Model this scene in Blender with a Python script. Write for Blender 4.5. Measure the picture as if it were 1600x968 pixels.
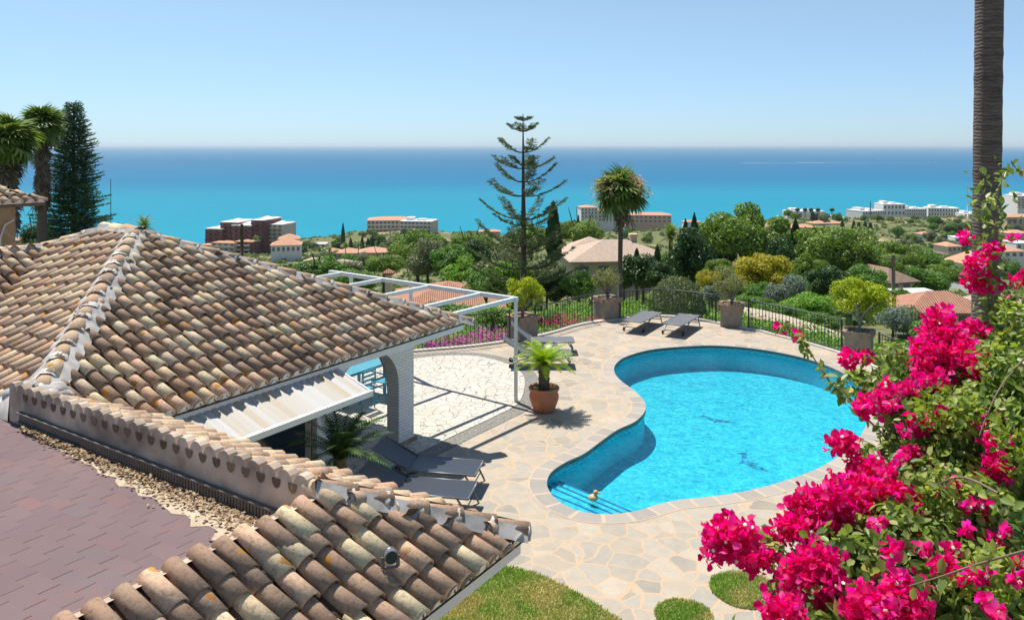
import bpy, math, random
import numpy as np
from mathutils import Vector, Matrix, noise
from mathutils.geometry import tessellate_polygon
R = math.radians
rng = np.random.default_rng(7); random.seed(7)
for o in list(bpy.data.objects): bpy.data.objects.remove(o)
scene = bpy.context.scene; col = scene.collection
# ---------------------------------------------------------------- camera, light, exposure
F = 1250.0; CH = 6.0; HY = 226.0
cd = bpy.data.cameras.new('camera'); cam = bpy.data.objects.new('camera', cd); col.objects.link(cam)
cam.location = (0, 0, CH); cam.rotation_euler = (R(90), 0, 0)
cd.sensor_width = 36; cd.lens = 36*F/1600; cd.shift_y = -(484-HY)/1600
cd.clip_start = .1; cd.clip_end = 200000
scene.camera = cam
SUN_EL = 65.0; SH = Vector((.58, -.815, 0)).normalized()          # direction shadows fall
w = bpy.data.worlds.new('World'); scene.world = w; w.use_nodes = True
nt = w.node_tree; bg = nt.nodes['Background']
sky = nt.nodes.new('ShaderNodeTexSky'); sky.sky_type = 'NISHITA'; sky.sun_disc = False
sky.sun_elevation = R(SUN_EL)
sd = Vector((-SH.x, -SH.y)); sky.sun_rotation = math.atan2(sd.x, sd.y)
sky.altitude = 100; sky.air_density = .9; sky.dust_density = 0.05; sky.ozone_density = 3.2
mw = nt.nodes.new('ShaderNodeMix'); mw.data_type = 'RGBA'; mw.blend_type = 'MULTIPLY'; mw.inputs[0].default_value = 1; mw.inputs[7].default_value = (.88, .955, 1.08, 1)
tcw = nt.nodes.new('ShaderNodeTexCoord'); spw = nt.nodes.new('ShaderNodeSeparateXYZ'); nt.links.new(tcw.outputs['Generated'], spw.inputs[0])
rw_ = nt.nodes.new('ShaderNodeValToRGB'); rw_.color_ramp.elements[0].color = (.52, .69, .99, 1); rw_.color_ramp.elements[1].position = .16; rw_.color_ramp.elements[1].color = (1.0, .99, .93, 1)
nt.links.new(spw.outputs[2], rw_.inputs[0]); nt.links.new(rw_.outputs[0], mw.inputs[7]); nt.links.new(sky.outputs[0], mw.inputs[6]); nt.links.new(mw.outputs[2], bg.inputs[0]); bg.inputs[1].default_value = .104
sl = bpy.data.lights.new('sun', 'SUN'); sl.energy = 5.0; sl.angle = R(.5); sl.color = (1, .945, .86)
so = bpy.data.objects.new('sun', sl); col.objects.link(so)
L3 = Vector((SH.x*math.cos(R(SUN_EL)), SH.y*math.cos(R(SUN_EL)), -math.sin(R(SUN_EL))))
so.rotation_euler = L3.to_track_quat('-Z', 'Y').to_euler()
vs = scene.view_settings; vs.view_transform = 'Standard'; vs.look = 'None'; vs.gamma = 1; vs.exposure = .42
scene.cycles.max_bounces = 8; scene.cycles.transparent_max_bounces = 12
# ---------------------------------------------------------------- helpers
def G(px, py, z=0.0):                       # where the sight line through a photo pixel meets height z
    d = F*(CH-z)/(py-HY); return Vector(((px-800)/F*d, d, z))
def D(px, py, y):                           # the point of a sight line at distance y
    return Vector(((px-800)/F*y, y, CH-(py-HY)*y/F))
def tag(o, label=None, cat=None, group=None, kind=None):
    if label: o['label'] = label
    if cat: o['category'] = cat
    if group: o['group'] = group
    if kind: o['kind'] = kind
    return o
def empty(name, loc, rz=0, label=None, cat=None, group=None):
    o = bpy.data.objects.new(name, None); col.objects.link(o); o.location = loc; o.rotation_euler = (0, 0, rz)
    o.empty_display_size = .2
    return tag(o, label, cat, group)
def link(name, me, parent=None, loc=None, rz=None, sc=None):
    o = bpy.data.objects.new(name, me); col.objects.link(o)
    if parent: o.parent = parent
    if loc is not None: o.location = loc
    if rz is not None: o.rotation_euler = (0, 0, rz)
    if sc is not None: o.scale = sc if hasattr(sc, '__len__') else (sc, sc, sc)
    return o
def copy_tree(o, parent=None):
    c = o.copy(); col.objects.link(c)
    if parent: c.parent = parent
    for ch in [x for x in bpy.data.objects if x.parent == o]: copy_tree(ch, c)
    return c
def np_mesh(name, V, Fc, mats, mi=None, smooth=False):
    me = bpy.data.meshes.new(name); V = np.asarray(V, dtype=np.float32); Fc = np.asarray(Fc, dtype=np.int32)
    n, k = Fc.shape
    me.vertices.add(len(V)); me.vertices.foreach_set('co', V.ravel())
    me.loops.add(n*k); me.loops.foreach_set('vertex_index', Fc.ravel())
    me.polygons.add(n); me.polygons.foreach_set('loop_start', np.arange(0, n*k, k, dtype=np.int32))
    me.polygons.foreach_set('loop_total', np.full(n, k, dtype=np.int32))
    for m in mats: me.materials.append(m)
    if mi is not None: me.polygons.foreach_set('material_index', np.asarray(mi, dtype=np.int32))
    if smooth: me.polygons.foreach_set('use_smooth', np.ones(n, dtype=bool))
    me.update(calc_edges=True); return me
def inst(name, tv, tf, P, M, mats, tmi=None, smooth=False):
    tv = np.asarray(tv, float); tf = np.asarray(tf, int); P = np.asarray(P, float); N = len(P)
    V = np.einsum('nij,kj->nki', M, tv) + P[:, None, :]
    Fc = tf[None] + (np.arange(N)*len(tv))[:, None, None]
    mi = np.tile(tmi, N) if tmi is not None else None
    return np_mesh(name, V.reshape(-1, 3), Fc.reshape(-1, tf.shape[1]), mats, mi, smooth)
def frames(Nrm, T=None, S=1.0):             # matrices with columns (side, along, normal)*S
    Nrm = Nrm/np.linalg.norm(Nrm, axis=1, keepdims=True).clip(1e-6)
    if T is None: T = rng.normal(size=Nrm.shape)
    T = T - (T*Nrm).sum(1, keepdims=True)*Nrm; T /= np.linalg.norm(T, axis=1, keepdims=True).clip(1e-6)
    B = np.cross(T, Nrm); M = np.stack([B, T, Nrm], axis=2)
    S = np.broadcast_to(np.asarray(S, float), (len(Nrm),)); return M*S[:, None, None]
LEAF = ([(0,0,0),(-.3,.3,.08),(-.26,.68,.06),(0,1.05,-.1),(.26,.68,.06),(.3,.3,.08)], [(0,1,2,3),(3,4,5,0)])
CARD = ([(-.5,0,0),(.5,0,.0),(.32,.9,.12),(-.32,.9,-.05)], [(0,1,2,3)])
NEED = ([(-.07,0,0),(.07,0,0),(.05,1,0),(-.05,1,0)], [(0,1,2,3)])
class MB:
    def __init__(s): s.v = []; s.f = []; s.m = []; s.sm = []
    def add(s, vs, fs, mi=0, sm=False):
        b = len(s.v); s.v += [tuple(v) for v in vs]
        for f in fs: s.f.append(tuple(b+i for i in f)); s.m.append(mi); s.sm.append(sm)
        return s
    def box(s, c, d, rz=0, mi=0, taper=1.0):
        cx, cy, cz = c; x, y, z = d[0]/2, d[1]/2, d[2]/2; ca, sa = math.cos(rz), math.sin(rz); vs = []
        for k, t in ((-1, 1), (1, taper)):
            for i, j in ((-1,-1),(1,-1),(1,1),(-1,1)):
                a, b = i*x*t, j*y*t; vs.append((cx+a*ca-b*sa, cy+a*sa+b*ca, cz+k*z))
        return s.add(vs, [(3,2,1,0),(4,5,6,7),(0,1,5,4),(1,2,6,5),(2,3,7,6),(3,0,4,7)], mi)
    def beam(s, p, q, wd, ht, mi=0):
        p = Vector(p); q = Vector(q); d = (q-p).normalized(); up = Vector((0,0,1))
        if abs(d.z) > .95: up = Vector((1,0,0))
        sd_ = d.cross(up).normalized(); up = sd_.cross(d).normalized(); vs = []
        for e in (p, q):
            for i, j in ((-1,-1),(1,-1),(1,1),(-1,1)): vs.append(e+sd_*i*wd/2+up*j*ht/2)
        return s.add(vs, [(0,1,2,3),(7,6,5,4),(0,4,5,1),(1,5,6,2),(2,6,7,3),(3,7,4,0)], mi)
    def tube(s, pts, r, n=8, mi=0, cap=True):
        pts = [Vector(p) for p in pts]; m = len(pts); r = r if hasattr(r, '__len__') else [r]*m; b = len(s.v)
        ref = Vector((0,0,1)) if abs((pts[-1]-pts[0]).normalized().z) < .9 else Vector((1,0,0))
        for i, p in enumerate(pts):
            t = (pts[min(i+1, m-1)]-pts[max(i-1, 0)]).normalized(); x = t.cross(ref).normalized(); y = x.cross(t)
            for k in range(n):
                a = 2*math.pi*k/n; s.v.append(tuple(p+(x*math.cos(a)+y*math.sin(a))*r[i]))
        for i in range(m-1):
            for k in range(n):
                k2 = (k+1) % n; s.f.append((b+i*n+k, b+i*n+k2, b+(i+1)*n+k2, b+(i+1)*n+k)); s.m.append(mi); s.sm.append(n > 5)
        if cap:
            s.f.append(tuple(b+k for k in range(n))); s.m.append(mi); s.sm.append(False)
            s.f.append(tuple(b+(m-1)*n+k for k in reversed(range(n)))); s.m.append(mi); s.sm.append(False)
        return s
    def lathe(s, prof, c=(0,0,0), n=28, mi=0):
        b = len(s.v)
        for r_, z in prof:
            for k in range(n):
                a = 2*math.pi*k/n; s.v.append((c[0]+r_*math.cos(a), c[1]+r_*math.sin(a), c[2]+z))
        for i in range(len(prof)-1):
            for k in range(n):
                k2 = (k+1) % n; s.f.append((b+i*n+k, b+i*n+k2, b+(i+1)*n+k2, b+(i+1)*n+k)); s.m.append(mi); s.sm.append(True)
        return s
    def poly(s, loops, z, mi=0):            # flat region, first loop outer, others holes
        L = [[Vector((p[0], p[1], 0)) for p in lp] for lp in loops]; tr = tessellate_polygon(L)
        pts = [p for lp in L for p in lp]; vs = [(p.x, p.y, z) for p in pts]; fs = []
        for t in tr:
            a, b_, c = (pts[i] for i in t)
            cr = (b_-a).cross(c-a).z
            fs.append(tuple(t) if cr > 0 else tuple(reversed(t)))
        return s.add(vs, fs, mi)
    def slab(s, loop, z0, z1, mi=0):
        s.poly([loop], z1, mi); n = len(loop); vs = [(p[0], p[1], z0) for p in loop]+[(p[0], p[1], z1) for p in loop]
        return s.add(vs, [(i, (i+1) % n, n+(i+1) % n, n+i) for i in range(n)], mi)
    def mesh(s, name, mats):
        me = bpy.data.meshes.new(name); me.from_pydata(s.v, [], s.f)
        for m in (mats if isinstance(mats, (list, tuple)) else [mats]): me.materials.append(m)
        me.polygons.foreach_set('material_index', s.m); me.polygons.foreach_set('use_smooth', s.sm); me.update(); return me
    def build(s, name, mats, parent=None, loc=None, rz=None): return link(name, s.mesh(name, mats), parent, loc, rz)
def spline(pts, n=8, closed=False):
    P = [Vector(p) for p in pts]; m = len(P); out = []
    for i in range(m if closed else m-1):
        g = (lambda k: P[k % m]) if closed else (lambda k: P[max(0, min(m-1, k))])
        a, b, c, d = g(i-1), g(i), g(i+1), g(i+2)
        for k in range(n):
            t = k/n; out.append(.5*((2*b)+(c-a)*t+(2*a-5*b+4*c-d)*t*t+(3*b-a-3*c+d)*t**3))
    if not closed: out.append(P[-1])
    return out
# ---------------------------------------------------------------- materials
def newmat(name):
    m = bpy.data.materials.new(name); m.use_nodes = True; t = m.node_tree; return m, t, t.nodes['Principled BSDF']
def N(t, kind, **kw):
    n = t.nodes.new('ShaderNode'+kind)
    for k, v in kw.items():
        if k in n.inputs: n.inputs[k].default_value = v
        else: setattr(n, k, v)
    return n
def ramp(t, src, stops, interp='LINEAR'):
    r = t.nodes.new('ShaderNodeValToRGB'); e = r.color_ramp.elements; r.color_ramp.interpolation = interp
    while len(e) < len(stops): e.new(.5)
    for i, (p, c) in enumerate(stops): e[i].position = p; e[i].color = (*c, 1) if len(c) == 3 else c
    t.links.new(src, r.inputs[0]); return r.outputs[0]
def mixc(t, fac, a, b, mode='MIX'):
    m = t.nodes.new('ShaderNodeMix'); m.data_type = 'RGBA'; m.blend_type = mode
    for i, v in ((0, fac), (6, a), (7, b)):
        if isinstance(v, bpy.types.NodeSocket): t.links.new(v, m.inputs[i])
        else: m.inputs[i].default_value = v if i == 0 else (*v, 1)
    return m.outputs[2]
def coords(t, kind='Object', scale=None):
    c = t.nodes.new('ShaderNodeTexCoord').outputs[kind]
    if scale is None: return c
    mp = t.nodes.new('ShaderNodeMapping'); mp.inputs['Scale'].default_value = scale if hasattr(scale, '__len__') else (scale,)*3
    t.links.new(c, mp.inputs[0]); return mp.outputs[0]
def tex(t, kind, vec, **kw):
    n = N(t, 'Tex'+kind, **kw); t.links.new(vec, n.inputs['Vector']); return n
def bump(t, bs, h, s=.3, d=.02):
    b = N(t, 'Bump', Strength=s, Distance=d); t.links.new(h, b.inputs['Height']); t.links.new(b.outputs[0], bs.inputs['Normal'])
def plain(name, c, rough=.6, metal=0, var=.12, sc=6, bm=0):
    m, t, b = newmat(name); b.inputs['Roughness'].default_value = rough; b.inputs['Metallic'].default_value = metal
    nz = tex(t, 'Noise', coords(t), Scale=sc, Detail=5)
    k = [tuple(x*(1-var) for x in c), tuple(min(1, x*(1+var)) for x in c)]
    t.links.new(ramp(t, nz.outputs[0], [(.3, k[0]), (.7, k[1])]), b.inputs['Base Color'])
    if bm: bump(t, b, nz.outputs[0], bm, .01)
    return m
def leafmat(name, c0, c1, c2=None, trans=.35, rough=.5, extra=None):
    m, t, b = newmat(name); g = N(t, 'NewGeometry')
    st = [(0, c0), (.6, c1), (1, c2 or c1)]
    if extra: st = [(0, c0), (.5, c1), (.86, c2 or c1), (.95, extra)]
    c = ramp(t, g.outputs['Random Per Island'], st); t.links.new(c, b.inputs['Base Color'])
    b.inputs['Roughness'].default_value = rough; b.inputs['Specular IOR Level'].default_value = .35
    tr = N(t, 'BsdfTranslucent'); mx = N(t, 'MixShader'); mx.inputs[0].default_value = trans
    hs = N(t, 'HueSaturation', Saturation=1.15, Value=1.5); t.links.new(c, hs.inputs['Color']); t.links.new(hs.outputs[0], tr.inputs[0])
    t.links.new(b.outputs[0], mx.inputs[1]); t.links.new(tr.outputs[0], mx.inputs[2])
    t.links.new(mx.outputs[0], t.nodes['Material Output'].inputs[0]); return m
M = {}
def tilemat(name, cols, dark=.5, lichen=True, nscale=9):
    m, t, b = newmat(name); g = N(t, 'NewGeometry'); rnd = g.outputs['Random Per Island']; co = coords(t)
    n = len(cols); c = ramp(t, rnd, [(i/n, x) for i, x in enumerate(cols)], 'CONSTANT')
    n1 = tex(t, 'Noise', co, Scale=nscale, Detail=8, Roughness=.7)
    c = mixc(t, ramp(t, n1.outputs[0], [(.5, (0,0,0)), (.7, (.45,)*3)]), c, (.17, .12, .08))
    n2 = tex(t, 'Noise', co, Scale=nscale*4.5, Detail=6, Roughness=.75)
    c = mixc(t, ramp(t, n2.outputs[0], [(.34, (.55,)*3), (.5, (1,)*3)]), (.05, .04, .03), c)
    n4 = tex(t, 'Noise', co, Scale=nscale*2.1, Detail=4, Roughness=.6)
    c = mixc(t, ramp(t, n4.outputs[0], [(.6, (0,)*3), (.7, (.55,)*3)]), c, (.5, .44, .36))
    if lichen:
        v = tex(t, 'Voronoi', co, Scale=2.9); n3 = tex(t, 'Noise', co, Scale=22, Detail=3)
        ad = N(t, 'Math', operation='MULTIPLY_ADD'); t.links.new(n3.outputs[0], ad.inputs[0]); ad.inputs[1].default_value = .16
        t.links.new(v.outputs['Distance'], ad.inputs[2])
        c = mixc(t, ramp(t, ad.outputs[0], [(.22, (.9,)*3), (.26, (0,)*3)]), c, (.58, .26, .05))
    t.links.new(c, b.inputs['Base Color']); b.inputs['Roughness'].default_value = .9; b.inputs['Specular IOR Level'].default_value = .2
    bump(t, b, n2.outputs[0], .5, .006); return m
M['tile'] = tilemat('aged_clay_tile', [(0.442,0.278,0.174),(0.860,0.644,0.401),(0.567,0.371,0.235),(0.860,0.566,0.366),(0.357,0.240,0.161),(0.860,0.704,0.453),(0.630,0.420,0.270),(0.840,0.547,0.349),(0.399,0.273,0.183),(0.860,0.684,0.453),(0.525,0.352,0.235),(0.714,0.547,0.392),(0.473,0.313,0.209),(0.860,0.624,0.392)])
M['tile2'] = tilemat('pale_clay_tile', [(0.633,0.440,0.289),(0.765,0.557,0.358),(0.524,0.361,0.247),(0.786,0.586,0.366),(0.700,0.449,0.289),(0.481,0.332,0.230),(0.809,0.624,0.409),(0.656,0.478,0.324),(0.700,0.429,0.264)])
M['pan'] = tilemat('shaded_channel_tile', [(0.132,0.089,0.059),(0.209,0.137,0.090),(0.165,0.105,0.072),(0.242,0.168,0.108)], lichen=False)  # darker copy of the clay tile, gap shade put into the colour
M['tile_near'] = tilemat('near_clay_tile', [(0.420,0.273,0.183),(0.840,0.624,0.392),(0.473,0.303,0.201),(0.609,0.390,0.262),(0.860,0.566,0.366),(0.399,0.273,0.183),(0.840,0.673,0.419),(0.578,0.381,0.253),(0.442,0.293,0.201),(0.860,0.684,0.436)], nscale=6)
M['mortar'] = plain('old_mortar', (.42,.4,.38), .95, var=.35, sc=5, bm=.5)
M['mortar_w'] = plain('white_mortar', (.56,.53,.48), .9, var=.3, sc=14, bm=.5)
M['white'] = plain('white_paint', (.78,.77,.74), .6, var=.04)
M['steel_w'] = plain('white_steel', (.72,.73,.72), .4, var=.03)
M['parge'] = plain('weathered_render', (.44,.35,.27), .95, var=.5, sc=2.2, bm=.5)
def shingle():
    m, t, b = newmat('red_shingle'); co = coords(t); mp = N(t, 'Mapping'); mp.inputs['Rotation'].default_value = (0, 0, R(32.8)); t.links.new(co, mp.inputs[0])
    sp = N(t, 'SeparateXYZ'); t.links.new(mp.outputs[0], sp.inputs[0])
    def mt(op, a, b_=None, c_=None):
        n = N(t, 'Math', operation=op)
        for i, v in enumerate((a, b_, c_)):
            if v is None: continue
            if isinstance(v, (int, float)): n.inputs[i].default_value = v
            else: t.links.new(v, n.inputs[i])
        return n.outputs[0]
    row = mt('DIVIDE', sp.outputs[1], .165); rf = mt('FLOOR', row); fr = mt('FRACT', row)
    u = mt('ADD', mt('DIVIDE', sp.outputs[0], .33), mt('MULTIPLY', rf, .37)); uf = mt('FLOOR', u); ff = mt('FRACT', u)
    slot = mt('LESS_THAN', ff, .028); edge = mt('LESS_THAN', fr, .03)
    cv = N(t, 'CombineXYZ'); t.links.new(uf, cv.inputs[0]); t.links.new(rf, cv.inputs[1]); wn = N(t, 'TexWhiteNoise'); t.links.new(cv.outputs[0], wn.inputs['Vector'])
    n1 = tex(t, 'Noise', co, Scale=2.6, Detail=4, Roughness=.6); n2 = tex(t, 'Noise', co, Scale=160, Detail=2); n3 = tex(t, 'Noise', co, Scale=.7, Detail=5)
    c = ramp(t, wn.outputs[0], [(0, (.19,.135,.14)), (.6, (.215,.15,.152)), (.85, (.19,.148,.152)), (1, (.235,.14,.135))])
    c = mixc(t, ramp(t, n1.outputs[0], [(.56, (0,)*3), (.72, (.7,)*3)]), c, (.25,.14,.13)); c = mixc(t, ramp(t, n3.outputs[0], [(.4, (.35,)*3), (.6, (0,)*3)]), c, (.15,.11,.115))
    c = mixc(t, ramp(t, n2.outputs[0], [(.3, (.8,)*3), (.7, (1,)*3)]), (.06,.05,.05), c)
    c = mixc(t, mt('MULTIPLY', edge, .1), c, (.08,.05,.05)); c = mixc(t, mt('MULTIPLY', slot, mt('MULTIPLY_ADD', wn.outputs[0], .6, .4)), c, (.03,.022,.022))
    t.links.new(c, b.inputs['Base Color']); b.inputs['Roughness'].default_value = .95; b.inputs['Specular IOR Level'].default_value = .15
    bump(t, b, mt('MULTIPLY', slot, -1.5), .5, .01); return m
M['shingle'] = shingle()
def flag(name, scale, cell, grout, gw, rough=.75, rnd=.95, stain=.3):
    m, t, b = newmat(name); co = coords(t); nz = tex(t, 'Noise', co, Scale=2.2, Detail=3)
    mp = mixc(t, .22, co, nz.outputs[1], 'ADD')
    v = tex(t, 'Voronoi', mp, Scale=scale, Randomness=rnd); e = tex(t, 'Voronoi', mp, Scale=scale, Randomness=rnd); e.feature = 'DISTANCE_TO_EDGE'
    wn = N(t, 'TexWhiteNoise'); t.links.new(v.outputs['Position'], wn.inputs['Vector'])
    c = ramp(t, wn.outputs[0], [(i/max(1, len(cell)-1), x) for i, x in enumerate(cell)])
    n2 = tex(t, 'Noise', co, Scale=5, Detail=8, Roughness=.7); c = mixc(t, ramp(t, n2.outputs[0], [(.3, (stain,)*3), (.7, (0,)*3)]), c, tuple(x*.55 for x in cell[0]))
    n4 = tex(t, 'Noise', co, Scale=1.1, Detail=5, Roughness=.65); c = mixc(t, ramp(t, n4.outputs[0], [(.45, (0,)*3), (.72, (.4,)*3)]), c, tuple(.5*(x+y) for x, y in zip(grout, cell[1])))
    n3 = tex(t, 'Noise', co, Scale=9, Detail=3); ed = N(t, 'Math', operation='MULTIPLY_ADD'); t.links.new(n3.outputs[0], ed.inputs[0]); ed.inputs[1].default_value = -gw*1.2
    t.links.new(e.outputs['Distance'], ed.inputs[2])
    c = mixc(t, ramp(t, ed.outputs[0], [(gw*.1, (1,)*3), (gw*1.5, (0,)*3)]), c, grout)
    t.links.new(c, b.inputs['Base Color']); b.inputs['Roughness'].default_value = rough; b.inputs['Specular IOR Level'].default_value = .25
    bump(t, b, ramp(t, ed.outputs[0], [(0, (0,)*3), (gw, (1,)*3)]), .35, .008); return m
M['flag'] = flag('flagstone', 2.6, [(0.265,0.250,0.211),(0.445,0.388,0.310),(0.307,0.286,0.244),(0.466,0.388,0.291),(0.360,0.337,0.287),(0.509,0.433,0.338),(0.339,0.316,0.273),(0.435,0.383,0.310),(0.392,0.362,0.310),(0.477,0.418,0.338)], (0.498,0.357,0.235), .027)
def copm():
    m, t, b = newmat('coping_stone'); uv = coords(t, 'UV'); co = coords(t)
    br = tex(t, 'Brick', uv, Scale=1.0); br.inputs['Brick Width'].default_value = .42; br.inputs['Row Height'].default_value = .36; br.inputs['Mortar Size'].default_value = .03; br.inputs['Mortar Smooth'].default_value = .2
    br.inputs['Color1'].default_value = (.25,.24,.22,1); br.inputs['Color2'].default_value = (.38,.34,.29,1); br.inputs['Mortar'].default_value = (.5,.38,.27,1)
    n = tex(t, 'Noise', co, Scale=4, Detail=7, Roughness=.65); c = mixc(t, ramp(t, n.outputs[0], [(.4, (.35,)*3), (.7, (0,)*3)]), br.outputs[0], (.4,.33,.265)); t.links.new(c, b.inputs['Base Color']); b.inputs['Roughness'].default_value = .75; bump(t, b, br.outputs[1], -.3, .01); return m
M['coping'] = copm()
M['crazy'] = flag('white_crazy_paving', 3.9, [(.52,.49,.43),(.56,.525,.46),(.5,.465,.4)], (.17,.145,.11), .017, stain=.08)
M['gravel'] = plain('pebble_strip', (.2,.19,.17), .9, var=.75, sc=45, bm=1)
M['plaster'] = plain('pool_plaster', (.012,.51,.61), .6, var=.04, sc=2)
M['stepline'] = plain('step_line_tile', (.02,.13,.3), .4)
def key():
    m, t, b = newmat('greek_key_tiles'); uv = coords(t, 'UV')
    br = tex(t, 'Brick', uv, Scale=1.0); br.inputs['Brick Width'].default_value = .16; br.inputs['Row Height'].default_value = .06; br.inputs['Mortar Size'].default_value = .014
    br.inputs['Color1'].default_value = (.03,.25,.36,1); br.inputs['Color2'].default_value = (.05,.36,.48,1); br.inputs['Mortar'].default_value = (.25,.62,.72,1)
    t.links.new(br.outputs[0], b.inputs['Base Color']); b.inputs['Roughness'].default_value = .3; return m
M['key'] = key()
M['shaded_greenstone'] = plain('shaded_green_stone_edge', (.06,.12,.115), .6, var=.3, sc=5)  # stone edge, with the shadow under the coping put into its colour
def water():
    m, t, b = newmat('pool_water'); t.nodes.remove(b); co = coords(t)
    n1 = tex(t, 'Noise', co, Scale=3.2, Detail=4, Roughness=.6, Distortion=.8); n2 = tex(t, 'Noise', co, Scale=9, Detail=2, Distortion=.6)
    sm = N(t, 'Math', operation='ADD'); t.links.new(n1.outputs[0], sm.inputs[0]); t.links.new(n2.outputs[0], sm.inputs[1])
    bp = N(t, 'Bump', Strength=.7, Distance=.04); t.links.new(sm.outputs[0], bp.inputs['Height'])
    gl = N(t, 'BsdfGlossy', Roughness=.02); t.links.new(bp.outputs[0], gl.inputs['Normal'])
    rf = N(t, 'BsdfTransparent')
    nz = tex(t, 'Noise', co, Scale=2.6, Detail=3); wv = mixc(t, .6, co, nz.outputs[1], 'ADD')
    e = tex(t, 'Noise', wv, Scale=3.4, Detail=2, Distortion=1.2); ab_ = N(t, 'Math', operation='SUBTRACT'); t.links.new(e.outputs[0], ab_.inputs[0]); ab_.inputs[1].default_value = .5
    a2 = N(t, 'Math', operation='ABSOLUTE'); t.links.new(ab_.outputs[0], a2.inputs[0])
    t.links.new(ramp(t, a2.outputs[0], [(0, (1,1,1)), (.02, (.93,.98,1)), (.06, (.62,.84,.9)), (.2, (.48,.74,.84))]), rf.inputs[0])  # ridged tint imitates caustics, bright ripple lines on the pool floor
    fr = N(t, 'Fresnel', IOR=1.33); t.links.new(bp.outputs[0], fr.inputs['Normal'])
    mx = N(t, 'MixShader'); t.links.new(fr.outputs[0], mx.inputs[0]); t.links.new(rf.outputs[0], mx.inputs[1]); t.links.new(gl.outputs[0], mx.inputs[2])
    t.links.new(mx.outputs[0], t.nodes['Material Output'].inputs[0]); return m
M['water'] = water()
def seamat():
    m, t, b = newmat('sea_water'); co = coords(t); sp = N(t, 'SeparateXYZ'); t.links.new(co, sp.inputs[0])
    dv = N(t, 'Math', operation='DIVIDE'); dv.inputs[1].default_value = 12000; t.links.new(sp.outputs[1], dv.inputs[0])
    n1 = tex(t, 'Noise', coords(t, 'Object', (.00018, .0009, 1)), Scale=1, Detail=5, Roughness=.6)
    ad = N(t, 'Math', operation='MULTIPLY_ADD'); t.links.new(n1.outputs[0], ad.inputs[0]); ad.inputs[1].default_value = .16; t.links.new(dv.outputs[0], ad.inputs[2])
    c = ramp(t, ad.outputs[0], [(.12, (.014,.27,.355)), (.22, (.01,.21,.32)), (.31, (.007,.14,.275)), (.55, (.006,.115,.24)), (1, (.008,.13,.255))])
    n2 = tex(t, 'Noise', coords(t, 'Object', (.02, .05, 1)), Scale=1, Detail=6, Roughness=.7)
    c = mixc(t, ramp(t, n2.outputs[0], [(.35, (.12,)*3), (.65, (0,)*3)]), c, (.0, .05, .12))
    n3 = tex(t, 'Noise', coords(t, 'Object', (.03, .12, 1)), Scale=1, Detail=3)
    c = mixc(t, ramp(t, n3.outputs[0], [(.74, (0,)*3), (.78, (.6,)*3)]), c, (.7, .8, .8))
    t.links.new(c, b.inputs['Base Color']); b.inputs['Roughness'].default_value = .6; b.inputs['Specular IOR Level'].default_value = .03; return m
M['sea'] = seamat()
def groundmat():
    m, t, b = newmat('hillside_ground'); co = coords(t)
    n1 = tex(t, 'Noise', co, Scale=.022, Detail=9, Roughness=.68); n2 = tex(t, 'Noise', co, Scale=.5, Detail=7, Roughness=.7)
    dry = ramp(t, n2.outputs[0], [(.3, (.3,.22,.12)), (.7, (.46,.36,.22))]); gr = ramp(t, n2.outputs[0], [(.3, (.07,.09,.035)), (.7, (.2,.2,.09))])
    c = mixc(t, ramp(t, n1.outputs[0], [(.54, (0,)*3), (.62, (1,)*3)]), gr, dry); t.links.new(c, b.inputs['Base Color']); b.inputs['Roughness'].default_value = 1
    b.inputs['Specular IOR Level'].default_value = .1; return m
M['ground'] = groundmat()
M['soil'] = plain('garden_soil', (.2,.15,.09), 1, var=.5, sc=3)
M['path'] = plain('beige_path', (.42,.35,.26), .9, var=.15, sc=3)
M['grass_base'] = plain('lawn_soil', (.3,.3,.1), 1, var=.4, sc=2)
def lawnmat():
    m, t, b = newmat('grass_blades'); co = coords(t); n = tex(t, 'Noise', co, Scale=1.3, Detail=4, Roughness=.6); g = N(t, 'NewGeometry')
    a = ramp(t, g.outputs['Random Per Island'], [(0, (.26,.42,.06)), (1, (.44,.58,.12))]); d = ramp(t, g.outputs['Random Per Island'], [(0, (.6,.52,.2)), (1, (.75,.66,.3))])
    t.links.new(mixc(t, ramp(t, n.outputs[0], [(.42, (0,)*3), (.6, (.9,)*3)]), a, d), b.inputs['Base Color']); b.inputs['Roughness'].default_value = .8; return m
M['lawn'] = lawnmat()
M['bark'] = plain('bark', (.1,.075,.055), .95, var=.4, sc=12, bm=.6)
M['bark_grey'] = plain('grey_bark', (.22,.19,.16), .95, var=.4, sc=12, bm=.6)
M['terracotta'] = plain('terracotta', (.46,.17,.08), .75, var=.15, sc=4)
M['iron'] = plain('dark_iron', (.03,.038,.04), .5)
M['sling'] = plain('charcoal_sling', (.035,.042,.055), .35, var=.06, sc=40)
M['sling_g'] = plain('grey_sling', (.12,.125,.135), .6, var=.06, sc=40)
M['alu'] = plain('grey_aluminium', (.16,.165,.18), .4, .3)
M['rubber'] = plain('black_rubber', (.02,.02,.02), .7)
M['teal'] = plain('teal_paint', (.06,.3,.4), .5, var=.05)
M['glass'] = plain('dark_glass', (.02,.035,.045), .08)
M['dry'] = leafmat('dry_leaves', (.16,.1,.06), (.36,.25,.15), (.5,.38,.25), .1, .9)
M['pine'] = leafmat('pine_needles', (0.074,0.139,0.026), (0.178,0.277,0.048), (0.293,0.395,0.067), .3)
M['broad'] = leafmat('broad_leaves', (0.054,0.131,0.026), (0.125,0.244,0.043), (0.216,0.348,0.068), .35)
M['light'] = leafmat('light_leaves', (0.105,0.224,0.040), (0.194,0.359,0.054), (0.299,0.463,0.081), .4)
M['dark'] = leafmat('dark_leaves', (0.020,0.054,0.016), (0.044,0.101,0.025), (0.085,0.151,0.030), .2)
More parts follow.
